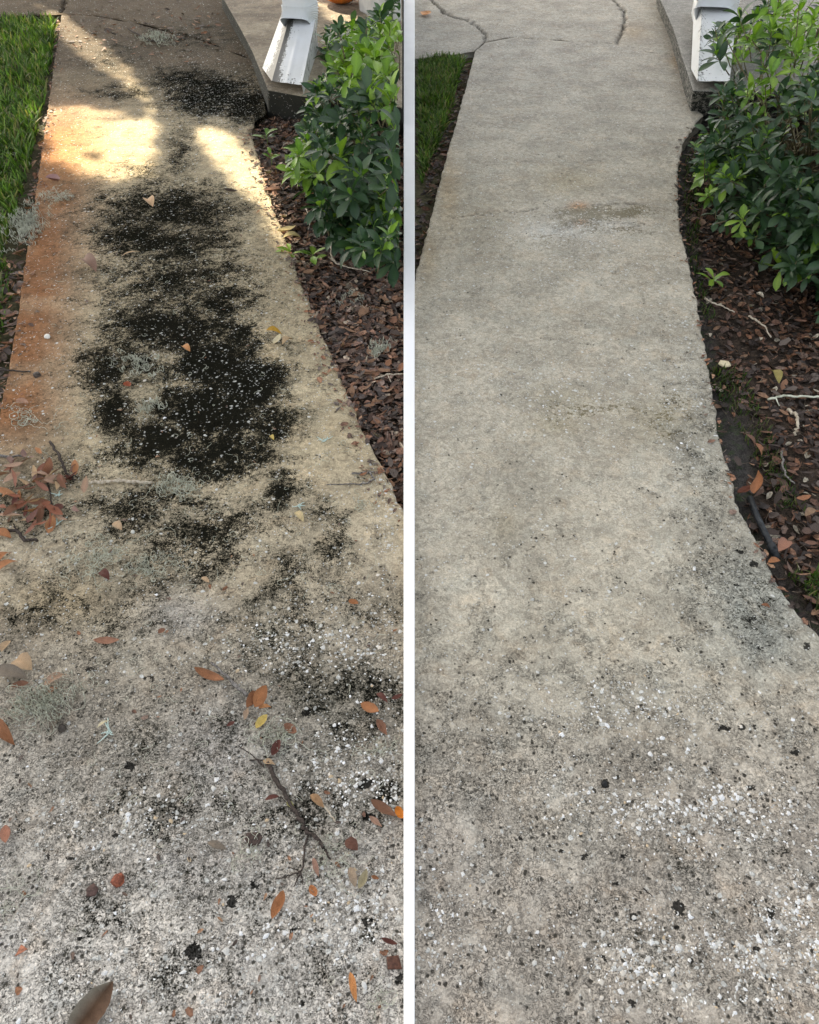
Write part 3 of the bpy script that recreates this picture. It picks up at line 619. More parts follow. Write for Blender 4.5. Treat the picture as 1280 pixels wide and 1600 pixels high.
BED_R = [(1095, 190), (1200, 175), (1500, 170), (1500, 1000), (1500, 1300), (1290, 1000), (1235, 945), (1205, 895), (1165, 820), (1142, 745), (1120, 640), (1100, 530), (1075, 410), (1062, 340), (1060, 260), (1070, 218)]
LIT_L = [(88, 25), (96, 28), (79, 150), (62, 265), (48, 360), (34, 450), (17, 560), (0, 655), (-60, 950), (-120, 950), (-60, 560), (-20, 400), (20, 390), (40, 300), (55, 230), (75, 140)]
LIT_R = [(742, 82), (706, 215), (683, 300), (655, 408), (645, 430), (645, 330), (668, 250), (700, 150), (725, 100)]
def in_bed(pos, poly):
    px, py = proj(pos); return inpoly(px, py, poly)
def litter():
    zones = []
    def zone(poly, n, zoff, pal, key, smin, smax, dens=None):
        w = np.array([P(a, min(b, 1300)) for a, b in poly]); lo = w.min(0); hi = w.max(0)
        pos = np.stack([rng.uniform(lo[0], hi[0], n*6), rng.uniform(lo[1], hi[1], n*6), np.zeros(n*6)], -1)
        pos = pos[in_bed(pos, poly)]
        if dens is not None: pos = pos[rng.random(len(pos)) < dens(pos)]
        pos = pos[:n]; m = len(pos); base = bed_z(pos[:, 0], pos[:, 1]) if key[:3] == 'bed' else -.04+pos[:, 0]*0
        pos[:, 2] = base+zoff+rng.random(m)**1.5*.016
        sc = rng.uniform(smin, smax, m)*(.6+.6*rng.random(m)); col = pal[rng.integers(0, len(pal), m)]*rng.uniform(.4, 1.5, (m, 1))
        zones.append((pos, rand_rot(m, .42), sc, col, rng.integers(0, 8, m), key))
    near = lambda p: np.clip((p[:, 0]-RE_R(p[:, 1]))/.10, .04, 1)
    def densR(p):
        px, py = proj(p); return np.clip(near(p)-sumb(px, py, [(1165, 700, 25, 70, .9)]), .02, 1)*np.clip(.35+vn(p[:, 0], p[:, 1], 6, 2)*1.1, 0, 1)
    zone(BED_L, 10500, .002, np.vstack([BROWN, BROWN, [[.42, .34, .26], [.30, .22, .18]]])*.95+.02, 'bed_left', .018, .046)
    zone(BED_R, 12000, .002, np.vstack([BROWN, BROWN, BROWN, [[.5, .45, .36]]])*.60, 'bed_right', .016, .042, densR)
    zone(LIT_L, 2200, .002, BROWN*1.1, 'lawn_left', .025, .05)
    zone(LIT_R, 700, .0, BROWN*.45, 'lawn_right', .02, .045, lambda p: .5+0*p[:, 0])
    LAB = {'bed_left': ('brown dead leaf lying in the litter bed along the right edge of the stained walkway', 'dead leaves in the litter bed beside the stained walkway'),
           'bed_right': ('wet brown dead leaf lying in the dark mulch bed right of the clean walkway', 'dead leaves in the mulch bed beside the clean walkway'),
           'lawn_left': ('brown dead leaf caught between the green lawn and the rusty edge of the stained walkway', 'dead leaves between the lawn and the stained walkway'),
           'lawn_right': ('small dark dead leaf between the grass and the left edge of the clean walkway', 'dead leaves between the grass and the clean walkway')}
    al = [np.concatenate([z[k] for z in zones]) for k in range(5)]; keys = np.concatenate([[z[5]]*len(z[0]) for z in zones])
    pos, rm, sc, col, tid = al
    px, py = proj(pos); vis = (px > 4) & (px < 1276) & (py > 5) & (py < 1590) & (np.abs(px-640) > 12)
    # covered by shrubs: keep the singles to open ground
    shr = inpoly(px, py, [(470, 150), (640, 100), (640, 440), (560, 400), (480, 330)]) | inpoly(px, py, [(1090, 100), (1280, 100), (1280, 450), (1180, 410), (1090, 370)])
    size = sc*F/(pos[:, 1]*cp+H*sp)*np.where(vis & ~shr, 1, 0)*(1+.6*(pos[:, 2] > bed_z(pos[:, 0], pos[:, 1])+.010)); order = np.argsort(-size)
    hi = order[:225]; lo = order[225:]
    CN = ['reddish brown', 'dark brown', 'reddish brown', 'light orange brown', 'very dark', 'dull pinkish brown', 'grey brown', 'light orange brown', 'very dark', 'orange brown']
    pool = [[mesh_np('leaf_blade', LT[t][0], LT[t][1], M_dead, True, {'rib': LT[t][2]}, BROWN[c]*f) for t in range(8)] for c, f in zip(range(10), (1.3, 1.2, 1.2, 1.1, 1.2, 1.1, 1.1, 1, 1.2, 1.2))]
    for k in hi:
        ci = int(np.argmin(np.abs(BROWN-col[k]).sum(1)))
        o = link('dead_leaf', pool[ci][tid[k]]); p = pos[k].copy(); p[2] += .006
        o.matrix_world = Matrix.Translation(p) @ Matrix(rm[k].tolist()).to_4x4() @ Matrix.Scale(float(sc[k]), 4)
        nm = CN[ci]; y_ = py[k]
        if keys[k] == 'bed_left': wh = 'in the litter bed under the left shrub' if y_ < 470 else 'in the litter bed beside the middle of the stained walkway' if y_ < 640 else 'at the narrow lower tip of the litter bed'
        elif keys[k] == 'bed_right': wh = 'in the mulch bed under the right shrub' if y_ < 560 else 'in the mulch bed between trench and photo edge' if y_ < 760 else 'in the mulch bed beside the black pipe' if y_ < 880 else 'at the lower tip of the mulch bed'
        elif keys[k] == 'lawn_left': wh = 'between the green lawn and the rusty walkway edge'
        else: wh = 'between the small grass patch and the clean walkway'
        tag(o, f'{nm} dead leaf {wh}', 'leaf', f'{nm} dead leaves {wh}')
    for key in LAB:
        s = lo[keys[lo] == key]; v, f, c, rb = instance_np(LT, rm[s], pos[s], sc[s], col[s], tid[s])
        o = link('leaf_litter', mesh_np('leaf_litter', v, f, M_dead, True, {'rib': rb}, c)); tag(o, {'bed_left': 'reddish brown leaf litter covering the bed beside the stained walkway', 'bed_right': 'dark wet leaf mulch covering the bed beside the clean walkway', 'lawn_left': 'brown leaf litter along the edge of the bright lawn', 'lawn_right': 'dark leaf litter along the small grass patch'}[key], 'leaf litter', kind='stuff')
litter()

OR, DO, TN, BR, MA, YL, GB, CR = (.36, .155, .068), (.24, .105, .05), (.46, .32, .20), (.22, .11, .07), (.12, .045, .035), (.58, .44, .14), (.20, .165, .13), (.66, .58, .40)
def leaf1(a, b, w, col, label, kind='ellip', curl=.3, cup=.35, z=.008, roll=0., cat='leaf', name='dead_leaf', group=None, twist=.3):
    A = P(*a, z); B = P(*b, z); d = B-A; L = float(np.linalg.norm(d)); seed = int(a[0]*7+a[1])
    v, f, rib = leaf_t(kind, w, curl, cup, 9, twist, seed, .07 if kind != 'chip' else .25)
    v = v.copy(); v[:, 2] += 0
    # pad of thickness: a second skin just below
    n = len(v); v2 = v.copy(); v2[:, 2] -= .006; V_ = np.vstack([v, v2]); F_ = np.vstack([f, f[:, ::-1]+n])
    c = np.tile(col, (len(V_), 1))*(1+.22*(fbm(V_[:, 0]*5, V_[:, 1]*5, 2, seed % 13, 2)[:, None]-.5)*2)
    o = link(name, mesh_np(name, V_, F_, M_dead, True, {'rib': np.concatenate([rib, rib])}, c))
    o.location = (A+B)/2; o.location.z = z-.003; o.rotation_euler = (roll, 0, math.atan2(d[1], d[0])); o.scale = (L, L, L)
    return tag(o, label, cat, group)
L1 = [
 ((-12, 884), (13, 862), .55, OR, 'bright orange leaf at the left photo edge of the walkway below the leaf heap'),
 ((-4, 892), (27, 876), .42, (.42, .19, .09), 'pinkish orange leaf lying under the bright orange one at the left edge'),
 ((-6, 830), (17, 840), .5, OR, 'small orange leaf with a pale lichen speck just below the leaf heap'),
 ((146, 1000), (187, 1001), .33, (.28, .14, .09), 'single brown leaf with pinched middle lying alone on grey concrete above the blue lichen'),
 ((26, 1030), (49, 1046), .8, TN, 'round tan veined leaf above the big tangle of moss'),
 ((-8, 1052), (42, 1060), .42, GB, 'grey brown leaf lying over the round tan one'),
 ((2, 1018), (16, 1000), .6, TN, 'small pale tan leaf at the left edge above the round veined leaf'),
 ((70, 1073), (104, 1052), .42, (.42, .28, .20), 'pale pointed leaf with a brown tip right above the moss tangle'),
 ((75, 1082), (89, 1074), .7, (.38, .20, .12), 'little rusty leaf piece tucked under the pale pointed leaf'),
 ((18, 1072), (46, 1068), .45, BR, 'reddish brown leaf half under the moss tangle'),
 ((-10, 1125), (22, 1163), .32, DO, 'sharp rust orange leaf pointing down below the moss tangle'),
 ((80, 1140), (92, 1108), .42, GB, 'dull grey brown leaf inside the lower right of the moss tangle'),
 ((178, 816), (190, 827), .6, TN, 'small light tan leaf below the pale horizontal twig'),
 ((152, 1137), (170, 1125), .25, CR, 'thin curved straw coloured chip left of the pale blue lichen flake'),
 ((8, 1289), (9, 1317), .55, (.38, .18, .12), 'narrow terracotta leaf upright at the left edge low on the stained walkway'),
 ((305, 1045), (352, 1066), .27, DO, 'rust orange leaf at the upper end of the short grey twig'),
 ((386, 1109), (398, 1082), .5, DO, 'dark orange leaf at the back of the upright leaf cluster'),
 ((397, 1109), (414, 1076), .55, OR, 'biggest orange leaf of the upright cluster at the end of the short twig'),
 ((404, 1106), (424, 1104), .4, (.45, .21, .09), 'small orange leaf lying at the foot of the upright leaf cluster'),
 ((382, 1124), (388, 1104), .4, (.34, .24, .17), 'thin folded tan leaf just left of the upright orange cluster'),
 ((400, 1138), (418, 1117), .5, YL, 'pale yellow leaf below the upright orange cluster'),
 ((354, 1134), (367, 1127), .5, MA, 'tiny dark leaf left of the pale yellow leaf'),
 ((444, 1132), (464, 1146), .55, BR, 'reddish brown curled leaf right of the pale yellow leaf'),
 ((425, 1181), (438, 1157), .5, MA, 'maroon leaf standing over the upper end of the long twig'),
 ((411, 1188), (430, 1194), .45, TN, 'tan leaf lying across the upper end of the long twig'),
 ((564, 1099), (592, 1112), .55, OR, 'bright orange three cornered leaf alone near the white board'),
 ((589, 1124), (605, 1150), .42, BR, 'brown pointed leaf just below the bright three cornered leaf'),
 ((588, 1084), (606, 1097), .4, MA, 'dark maroon leaf above the three cornered orange leaf'),
 ((612, 1092), (629, 1085), .4, MA, 'dark leaf piece touching the white board right of the maroon leaf'),
 ((414, 1250), (436, 1243), .35, MA, 'curled maroon leaf with a thin stalk left of the long twig'),
 ((449, 1250), (458, 1263), .5, (.40, .38, .14), 'small yellow green leaf resting on the long twig'),
 ((485, 1242), (506, 1261), .42, (.36, .22, .12), 'tan brown leaf right of the long twig with a straw beneath it'),
 ((506, 1236), (516, 1240), .5, BR, 'tiny red leaf scrap above the tan brown leaf by the twig'),
 ((580, 1250), (619, 1277), .32, (.18, .09, .055), 'long dark brown split leaf near the white board low on the walkway'),
 ((620, 1260), (629, 1280), .6, (.60, .20, .03), 'vivid orange leaf tip cut off at the white board'),
 ((577, 1275), (597, 1292), .35, (.36, .22, .16), 'faded pink brown leaf below the long dark split leaf'),
 ((324, 1316), (354, 1326), .36, GB, 'grey brown leaf with a dark stalk left of the dark bark chip'),
 ((540, 1312), (559, 1328), .75, (.15, .07, .05), 'rounded dark brown leaf with a shadowed fold above the tan pair'),
 ((555, 1386), (547, 1354), .42, (.34, .26, .19), 'left leaf of the tan pair with dark edges near the white board'),
 ((561, 1389), (574, 1358), .42, (.38, .33, .21), 'right leaf of the tan pair, slightly greener'),
 ((489, 1340), (498, 1369), .3, (.34, .20, .15), 'twisted pale brown leaf below the lower end of the long twig'),
 ((485, 1383), (494, 1401), .6, (.46, .19, .08), 'small orange oval leaf right of the long curved orange leaf'),
 ((443, 1392), (426, 1437), .40, OR, 'long curved orange leaf with a dark spot low on the stained walkway'),
 ((547, 1519), (557, 1565), .27, (.58, .26, .10), 'narrow bright orange spindle shaped leaf near the bottom by the white board'),
 ((596, 1466), (621, 1476), .28, MA, 'thin dark red leaf by the white board above the square bark piece'),
 ((580, 1368), (593, 1373), .45, DO, 'tiny red orange scrap right of the tan pair'),
 ((230, 313), (239, 322), .7, (.60, .40, .24), 'curled pale peach leaf on black algae in the upper part of the stained walkway'),
 ((131, 408), (150, 424), .5, (.26, .16, .12), 'curled brown leaf at the border of rust and black algae'),
 ((416, 516), (441, 522), .42, (.42, .24, .03), 'golden brown leaf on top of the sunlit leaf trio near the path edge'),
 ((428, 538), (438, 524), .4, CR, 'pale curled leaf in the middle of the sunlit leaf trio'),
 ((441, 538), (457, 529), .5, (.50, .36, .22), 'tan leaf at the right of the sunlit leaf trio'),
 ((545, 938), (560, 944), .6, OR, 'small orange leaf alone above the white shell patch'),
 ((195, 598), (204, 605), .7, (.28, .07, .03), 'dark red leaf scrap in the black algae left of centre'),
 ((315, 902), (327, 909), .5, TN, 'small tan leaf at the lower end of the black algae'),
 ((285, 541), (297, 548), .6, (.50, .24, .10), 'small orange leaf on the blackest algae'),
 ((158, 892), (170, 905), .6, MA, 'dark maroon scrap on the greyish concrete below the moss strands'),
 ((247, 989), (258, 982), .8, BR, 'small round red scrap right of the single brown leaf'),
 ((74, 277), (94, 284), .5, (.30, .17, .16), 'pinkish curled leaf at the rusty left edge by the lawn'),
 ((434, 363), (463, 357), .45, (.55, .44, .22), 'big sunlit straw yellow leaf at the right edge of the stained path'),
 ((442, 373), (470, 370), .5, (.52, .42, .20), 'second sunlit yellow leaf just below the straw yellow one'),
 ((412, 298), (438, 296), .4, (.36, .19, .12), 'long brown leaf in the sunlit litter beside the stained path'),
 ((350, 296), (372, 300), .3, (.06, .04, .03), 'long thin dark leaf on the sunlit concrete near the right edge'),
 ((26, 625), (46, 632), .45, (.38, .22, .15), 'pale pinkish leaf on the rust stain at the left edge'),
 ((190, 400), (218, 392), .15, TN, 'thin straw like leaf on the upper black algae'),
 ((422, 680), (428, 686), .6, YL, 'tiny yellow scrap at the right edge of the black algae'),
 ((462, 800), (474, 814), .5, (.55, .44, .25), 'little pale yellow leaf below the isolated black algae island'),
 ((1177, 786), (1186, 752), .40, (.24, .10, .045), 'rust brown leaf standing upright in the trench beside the clean walkway'),
 ((1152, 772), (1172, 762), .4, (.14, .05, .03), 'curled dark red leaf in the trench left of the upright rust leaf'),
 ((1216, 862), (1232, 844), .55, (.32, .16, .11), 'pinkish brown leaf right of the end of the black pipe'),
 ((1200, 878), (1220, 875), .5, (.34, .15, .07), 'orange brown leaf touching the edge of the clean walkway below the pipe'),
 ((1190, 944), (1204, 949), .5, (.24, .11, .06), 'single small brown leaf on the speckled edge of the clean walkway'),
 ((1244, 780), (1266, 776), .4, (.32, .15, .08), 'light orange brown leaf lying on top of the mulch right of the upright rust leaf'),
 ((1258, 806), (1274, 794), .45, (.26, .17, .11), 'tan curled leaf at the right edge of the photo in the mulch bed'),
 ((1205, 580), (1218, 598), .5, (.30, .25, .09), 'yellow green dying leaf beside a grass tuft in the mulch bed'),
 ((660, 25), (671, 20), .8, (.60, .30, .14), 'tiny orange leaf on the pale crossing left of the crack'),
]
for k, (a, b, w, c, lb) in enumerate(L1):
    on_bed = a[0] > 1140 or 'litter beside' in lb or 'lying on top of the mulch' in lb
    rl = 0.
    z = .009
    if on_bed and a[0] > 1140 and 'walkway' not in lb.split('edge of the clean')[0][:0]: z = -.012
    if 'clean walkway below the pipe' in lb or 'speckled edge' in lb: z = .009
    o = leaf1(a, b, w, c, lb, curl=random.uniform(.35, 1.0)*random.choice((-1, 1)), cup=random.uniform(.3, .9), z=z, twist=random.uniform(-.6, .6), kind=random.choice(('ellip', 'ellip', 'lance')) if w < .5 else 'ellip')
    if 'upright' in lb and 'cluster' in lb and 'foot' not in lb and 'left of' not in lb and 'below' not in lb: o.rotation_euler[0] = .6; o.location.z += .012
    if 'standing upright in the trench' in lb: o.rotation_euler[0] = -.9; o.location.z += .03
# three cornered scraps, pods, bark
def chip(c, r, col, label, cat, name, n=5, h=.25, seed=0, mat=None, sx=1., z=0.):
    rr = np.random.default_rng(seed+n); p = P(*c, z); sc = (H-z)/( (sp+(c[1]-800)/F*cp))/F*r
    a = (np.arange(n)+rr.random(n)*.35)*2*PI/n+rr.random()*3; rad = .8+.3*rr.random(n)
    b = np.stack([np.cos(a)*rad*sx, np.sin(a)*rad, np.zeros(n)], -1); m = b*[.97, .97, 1]+[0, 0, h*.7]; t = b*[.78, .78, 1]+[0, 0, h]
    v = np.vstack([b, m, t, [[0, 0, h*1.08]]])*sc; i = np.arange(n); j = (i+1) % n
    q = np.vstack([np.stack([i, j, n+j, n+i], -1), np.stack([n+i, n+j, 2*n+j, 2*n+i], -1)]); tr = np.stack([2*n+i, 2*n+j, np.full(n, 3*n)], -1)
    o = link(name, mesh_np(name, v, [q, tr], mat or M_dead, False, {'rib': np.zeros(len(v))}, col), None, (p[0], p[1], p[2]+.001)); return tag(o, label, cat)
chip((33, 1486), 11, (.42, .17, .10), 'small three cornered terracotta scrap on the bare lower left concrete', 'leaf', 'leaf_scrap', 3, .12)
chip((144, 1391), 11, (.085, .05, .042), 'dark brown bark chip left of the red seed pod', 'bark chip', 'bark_chip', 5, .35, 2)
chip((185, 1377), 11, (.24, .075, .042), 'round ribbed red brown seed pod on the lower left concrete', 'seed pod', 'seed_pod', 9, .9, 3)
chip((397, 1311), 12, (.06, .04, .033), 'dark elongated bark chip left of the lower end of the long twig', 'bark chip', 'bark_chip', 6, .35, 4, sx=1.3)
chip((617, 1504), 14, (.10, .045, .03), 'square dark brown bark piece against the white board near the bottom', 'bark chip', 'bark_chip', 4, .4, 5)
chip((98, 1139), 7, (.06, .05, .042), 'dark round nut at the lower right of the moss tangle', 'nut', 'nut', 8, .9, 6)
chip((59, 588), 6, (.07, .055, .045), 'dark oval nut on the rust stain right of the thin stick', 'nut', 'nut', 8, .9, 7)
chip((75, 527), 5, (.70, .68, .62), 'white pebble lying alone on the rust stain', 'pebble', 'pebble', 7, .7, 8, M_stone)
chip((1132, 570), 10, (.66, .58, .38), 'cream coloured flat stone chip at the left edge of the mulch bed', 'stone chip', 'stone_chip', 5, .3, 9, M_stone, z=-.03)
chip((944, 1225), 5, (.02, .02, .02), 'dark round seed on the clean walkway above the white shell patch', 'seed', 'seed', 8, .8, 10)
chip((208, 832), 4, (.5, .5, .45), 'tiny pale pebble at the lower left of the faded algae', 'pebble', 'pebble', 6, .6, 11, M_stone)
for k, (c, r, lb) in enumerate([((90, 773), 7, 'pale blue lichen flake in the right part of the leaf heap'), ((68, 790), 6, 'pale blue lichen flake low in the leaf heap'), ((172, 1143), 9, 'blue green lichen flake on grey concrete right of the moss tangle'), ((508, 689), 8, 'pale lichen flake on tan concrete right of the black algae'), ((90, 819), 7, 'pale lichen flake below the leaf heap'), ((466, 790), 5, 'small pale lichen flake below the isolated algae island')]):
    J = Join()
    for q in range(7):
        a = P(*c, .003); s = r/500; b = a+np.array([rng.normal(0, s), rng.normal(0, s), .004]); v, qd, t = tube_np(wiggle(a, b, 4, .0015), .0022, .001, 4); J.add(v, qd, t)
    base = P(*c, 0); J.v = [v-base for v in J.v]
    tag(link('lichen_flake', J.mesh('lichen_flake', M_lich), None, base), lb, 'lichen')
# big leaf at the bottom edge
def big_leaf():
    A = P(108, 1625, .012); B = P(176, 1533, .02); d = B-A; L = float(np.linalg.norm(d))
    v, f, rib = leaf_t('ellip', .50, .25, .55, 12, .35, 5, .05); n = len(v)
    side = np.sign(v[:, 1]); col = np.where((side <= 0)[:, None], np.array([.155, .09, .055]), np.array([.21, .19, .15])); col[rib > 0] = (.10, .055, .03); col = col*(.7+.6*fbm(v[:, 0]*30, v[:, 1]*30, 1, 3, 3))[:, None]; v[:, 2] += (fbm(v[:, 0], v[:, 1], 6, 8, 2)-.5)*.12
    v2 = v.copy(); v2[:, 2] -= .005
    o = link('dead_leaf', mesh_np('dead_leaf', np.vstack([v, v2]), np.vstack([f, f[:, ::-1]+n]), M_dead, True, {'rib': np.zeros(2*n)}, np.vstack([col, col]))); o.location = (A+B)/2
    o.rotation_euler = (.2, 0, math.atan2(d[1], d[0])); o.scale = (L,)*3
    tag(o, 'large folded leaf, half grey and half brown, cut off by the bottom edge', 'leaf')
big_leaf()
# heap of leaves at the left edge of the path
def heap():
    cols = [BR, (.30, .14, .10), (.40, .26, .19), MA, (.42, .20, .10), (.24, .15, .13), TN, (.26, .10, .06)]; cn = ['dark brown', 'rosy brown', 'pale pinkish', 'maroon', 'orange', 'grey brown', 'tan', 'red brown']; n = 0; LP = [leaf_t('ellip', w, c, .4, 6, t, s, .1) for w, c, t, s in ((.42, .5, .4, 1), (.36, -.4, .6, 2), (.5, .3, -.4, 3), (.3, .7, .5, 4))]
    pool = [[mesh_np('leaf_blade', t[0], t[1], M_dead, True, {'rib': t[2]}, c) for t in LP] for c in cols]
    while n < 68:
        x = rng.normal(52, 40); y = rng.normal(765, 38)
        if not (-60 < x < 150 and 680 < y < 850) or abs(y-765)/60+abs(x-45)/110 > 1.25: continue
        if y < 700 and x > 60: continue
        p = P(x, y, .006+rng.random()*.018); o = link('dead_leaf', pool[n % 8][int(rng.integers(4))]); L = rng.uniform(.032, .062)
        o.location = p; o.rotation_euler = (rng.normal(0, .6), rng.normal(0, .35), rng.random()*6.28); o.scale = (L,)*3
        w_ = ('upper' if y < 745 else 'lower')+(' left' if x < 48 else ' right'); tag(o, f'{cn[n % 8]} dead leaf in the {w_} part of the leaf heap', 'leaf', f'{cn[n % 8]} leaves in the {w_} part of the heap'); n += 1
    # sparse scraps all over the stained path
    m = 260; xs = rng.uniform(5, 625, m); ys = 1600*rng.random(m)**1.1; pos = np.array([P(a, b, .003) for a, b in zip(xs, ys)]); ok = (pos[:, 0] > LE_L(pos[:, 1])) & (pos[:, 0] < RE_L(pos[:, 1])-.01) & (np.abs(pos[:, 0]) > halfw(pos[:, 1])+.01) & (pos[:, 1] < 5.0)
    pos = pos[ok]; k = len(pos); v, f, c, rb = instance_np(LT, rand_rot(k, .3), pos, rng.uniform(.006, .017, k), (BROWN*.9)[rng.integers(0, 10, k)], rng.integers(0, 8, k))
    tag(link('leaf_crumbs', mesh_np('leaf_crumbs', v, f, M_dead, True, {'rib': rb}, c)), 'tiny crumbs of dead leaf strewn over the stained walkway', 'leaf crumbs', kind='stuff')
heap()

def spill():
    P_ = []; S_ = []
    for fn, ylo, yhi, n, sg in ((RE_L_, Y_of(800), Y_of(200), 420, -1), (LE_L, Y_of(640), Y_of(40), 260, 1), (RE_R, Y_of(980), Y_of(200), 150, -1)):
        y = rng.uniform(ylo, yhi, n); x = fn(y)+sg*np.abs(rng.normal(0, .035 if n != 150 else .018, n))-sg*.008; P_.append(np.stack([x, y, .003+0*x], -1)); S_.append(rng.uniform(.008, .026, n))
    n = 240; px = rng.uniform(110, 345, n); py = rng.normal(45, 24, n); py = np.clip(py, -5, 120); P_.append(np.array([P(a, b, .004) for a, b in zip(px, py)])); S_.append(rng.uniform(.015, .05, n))
    P_ = np.vstack(P_); S_ = np.concatenate(S_); ok = np.abs(P_[:, 0]) > halfw(P_[:, 1])+.02; P_, S_ = P_[ok], S_[ok]; n = len(P_)
    v, f, c, rb = instance_np(LT, rand_rot(n, .25), P_, S_, (BROWN*1.1)[rng.integers(0, 10, n)], rng.integers(0, 8, n))
    tag(link('leaf_crumbs', mesh_np('leaf_crumbs', v, f, M_dead, True, {'rib': rb}, c)), 'crumbs of leaf and bark spilled over the walkway edges', 'leaf crumbs', kind='stuff')
spill()
# ------------------------------------------------------------------ twigs
def twig(name, label, paths, mat, base, cat='twig', group=None):
    b = P(*base, 0); e = empty(name, b, label, cat, group)
    for k, (pts, r0, r1) in enumerate(paths):
        w = np.array([P(p[0], p[1], p[2] if len(p) > 2 else r0+.002) for p in pts])
        t = np.linspace(0, len(w)-1, (len(w)-1)*5+1); q = np.stack([np.interp(t, np.arange(len(w)), w[:, i]) for i in range(3)], -1); q[1:-1] += rng.normal(0, r0*.45, (len(q)-2, 3))*[1, 1, .3]
        v, f, c = tube_np(q-b, r0, r1, 6, .35); link('stem' if k == 0 else 'side_twig', mesh_np('stem', v, [f, c], mat, True), e)
twig('twig', 'long grey twig with forked dark end running down the lower middle of the stained walkway', [([(418, 1192), (432, 1215), (447, 1245), (462, 1270), (476, 1292), (492, 1308), (505, 1325)], .0052, .0035), ([(390, 1188), (405, 1187), (428, 1188)], .0018, .001), ([(482, 1300), (477, 1325), (470, 1362), (460, 1385)], .0028, .0012), ([(470, 1362), (450, 1368), (430, 1374)], .0018, .001), ([(470, 1362), (452, 1355)], .0014, .0008), ([(470, 1362), (473, 1382)], .0014, .0008), ([(505, 1325), (517, 1343)], .003, .0015), ([(414, 1200), (395, 1180), (372, 1165)], .0016, .0008), ([(462, 1270), (440, 1246), (425, 1247)], .001, .0007)], M_dark, (418, 1192))
twig('twig', 'short grey twig ending in the upright orange leaf cluster', [([(330, 1035), (350, 1052), (368, 1070), (386, 1086)], .0028, .005), ([(350, 1052), (335, 1050), (318, 1052)], .0016, .0008)], M_bark, (330, 1035))
twig('twig', 'straight pale twig lying level across the stained walkway beside the leaf heap', [([(139, 755), (165, 752), (190, 751), (215, 753), (238, 754)], .005, .004), ([(190, 751), (182, 746)], .002, .001)], M_root, (139, 755))
twig('twig', 'hook shaped brown twig at the right edge of the stained walkway', [([(550, 740), (570, 738), (590, 738)], .0025, .0025), ([(578, 738), (584, 748), (572, 756), (548, 756), (510, 757)], .003, .0015)], M_bark, (550, 740))
twig('twig', 'dark twig slanting through the leaf heap', [([(78, 690), (92, 712), (104, 738), (118, 750)], .0045, .003), ([(60, 735), (74, 750), (82, 790)], .004, .002)], M_dark, (78, 690))
twig('twig', 'dark crooked twig below the leaf heap', [([(-10, 824), (25, 829), (40, 843), (58, 845)], .005, .004), ([(25, 829), (22, 820)], .003, .001)], M_dark, (0, 824))
twig('twig', 'grey twig lying level at the top of the leaf heap', [([(-5, 712), (20, 714), (38, 712)], .004, .003)], M_bark, (0, 712))
twig('twig', 'thin dark stick reaching from the lawn onto the rusty edge', [([(-12, 578), (20, 579), (48, 581)], .0035, .002)], M_dark, (0, 578))
twig('twig', 'straw coloured stick under the tan brown leaf near the white board', [([(505, 1258), (515, 1270), (524, 1284)], .0022, .0016)], M_root, (505, 1258))
twig('twig', 'pale split stick at the lower tip of the long grey twig', [([(503, 1322), (510, 1332), (519, 1344)], .0018, .0012)], M_root, (503, 1322))
twig('twig', 'dark broken twig on the brown crossing at the top of the stained walkway', [([(205, 48), (232, 62), (250, 66)], .006, .004), ([(205, 48), (200, 44)], .004, .003)], M_dark, (205, 48))
twig('twig', 'long forked dry twig lying among the leaves in the litter bed', [([(518, 378, -.01), (517, 398, -.008), (526, 412, -.01), (545, 418, -.012), (565, 421, -.012), (580, 426, -.014)], .004, .002), ([(526, 412, -.01), (514, 402, -.01)], .003, .002)], M_root, (520, 400))
twig('twig', 'crooked pale twig under the left shrub by the sunlit litter', [([(478, 325, -.01), (486, 345, 0.), (482, 358, -.01)], .0035, .002)], M_root, (480, 340))
twig('twig', 'pale twig in the dark mulch below the small seedling', [([(1101, 466, -.02), (1115, 474, -.015), (1130, 479, -.015), (1148, 488, -.02)], .0035, .002)], M_root, (1110, 470))
twig('twig', 'curved white twig in the mulch right of the pale twig below the seedling', [([(1170, 494, -.02), (1182, 500, -.012), (1195, 510, -.012), (1205, 527, -.02)], .004, .0025)], M_root, (1180, 500))
twig('twig', 'pale green forked twig lying level in the mulch near the right edge', [([(1200, 624, -.018), (1225, 619, -.012), (1250, 619, -.012), (1285, 620, -.015)], .0042, .003), ([(1212, 621, -.015), (1218, 634, -.02)], .0025, .0015)], M_moss, (1220, 620))
twig('twig', 'bent brown root arching out of the mulch above the trench', [([(1232, 640, -.02), (1244, 650, 0), (1247, 664, .0), (1243, 680, -.02)], .0055, .004)], M_root, (1240, 660))
twig('twig', 'thin grey curved root in the mulch right of the bare trench', [([(1222, 705, -.02), (1223, 728, -.01), (1230, 745, -.015), (1242, 756, -.02)], .003, .002)], M_bark, (1225, 720))
twig('twig', 'thin dry stalk at the bottom left of the litter bed', [([(585, 592, -.012), (605, 585, -.005), (631, 584, -.01)], .0028, .002), ([(606, 585, -.006), (611, 597, -.012)], .002, .001)], M_root, (600, 588))
twig('twig', 'small dark sliver on the clean walkway beside the black stain spots', [([(1005, 1388), (1019, 1400)], .0016, .001)], M_dark, (1010, 1394))

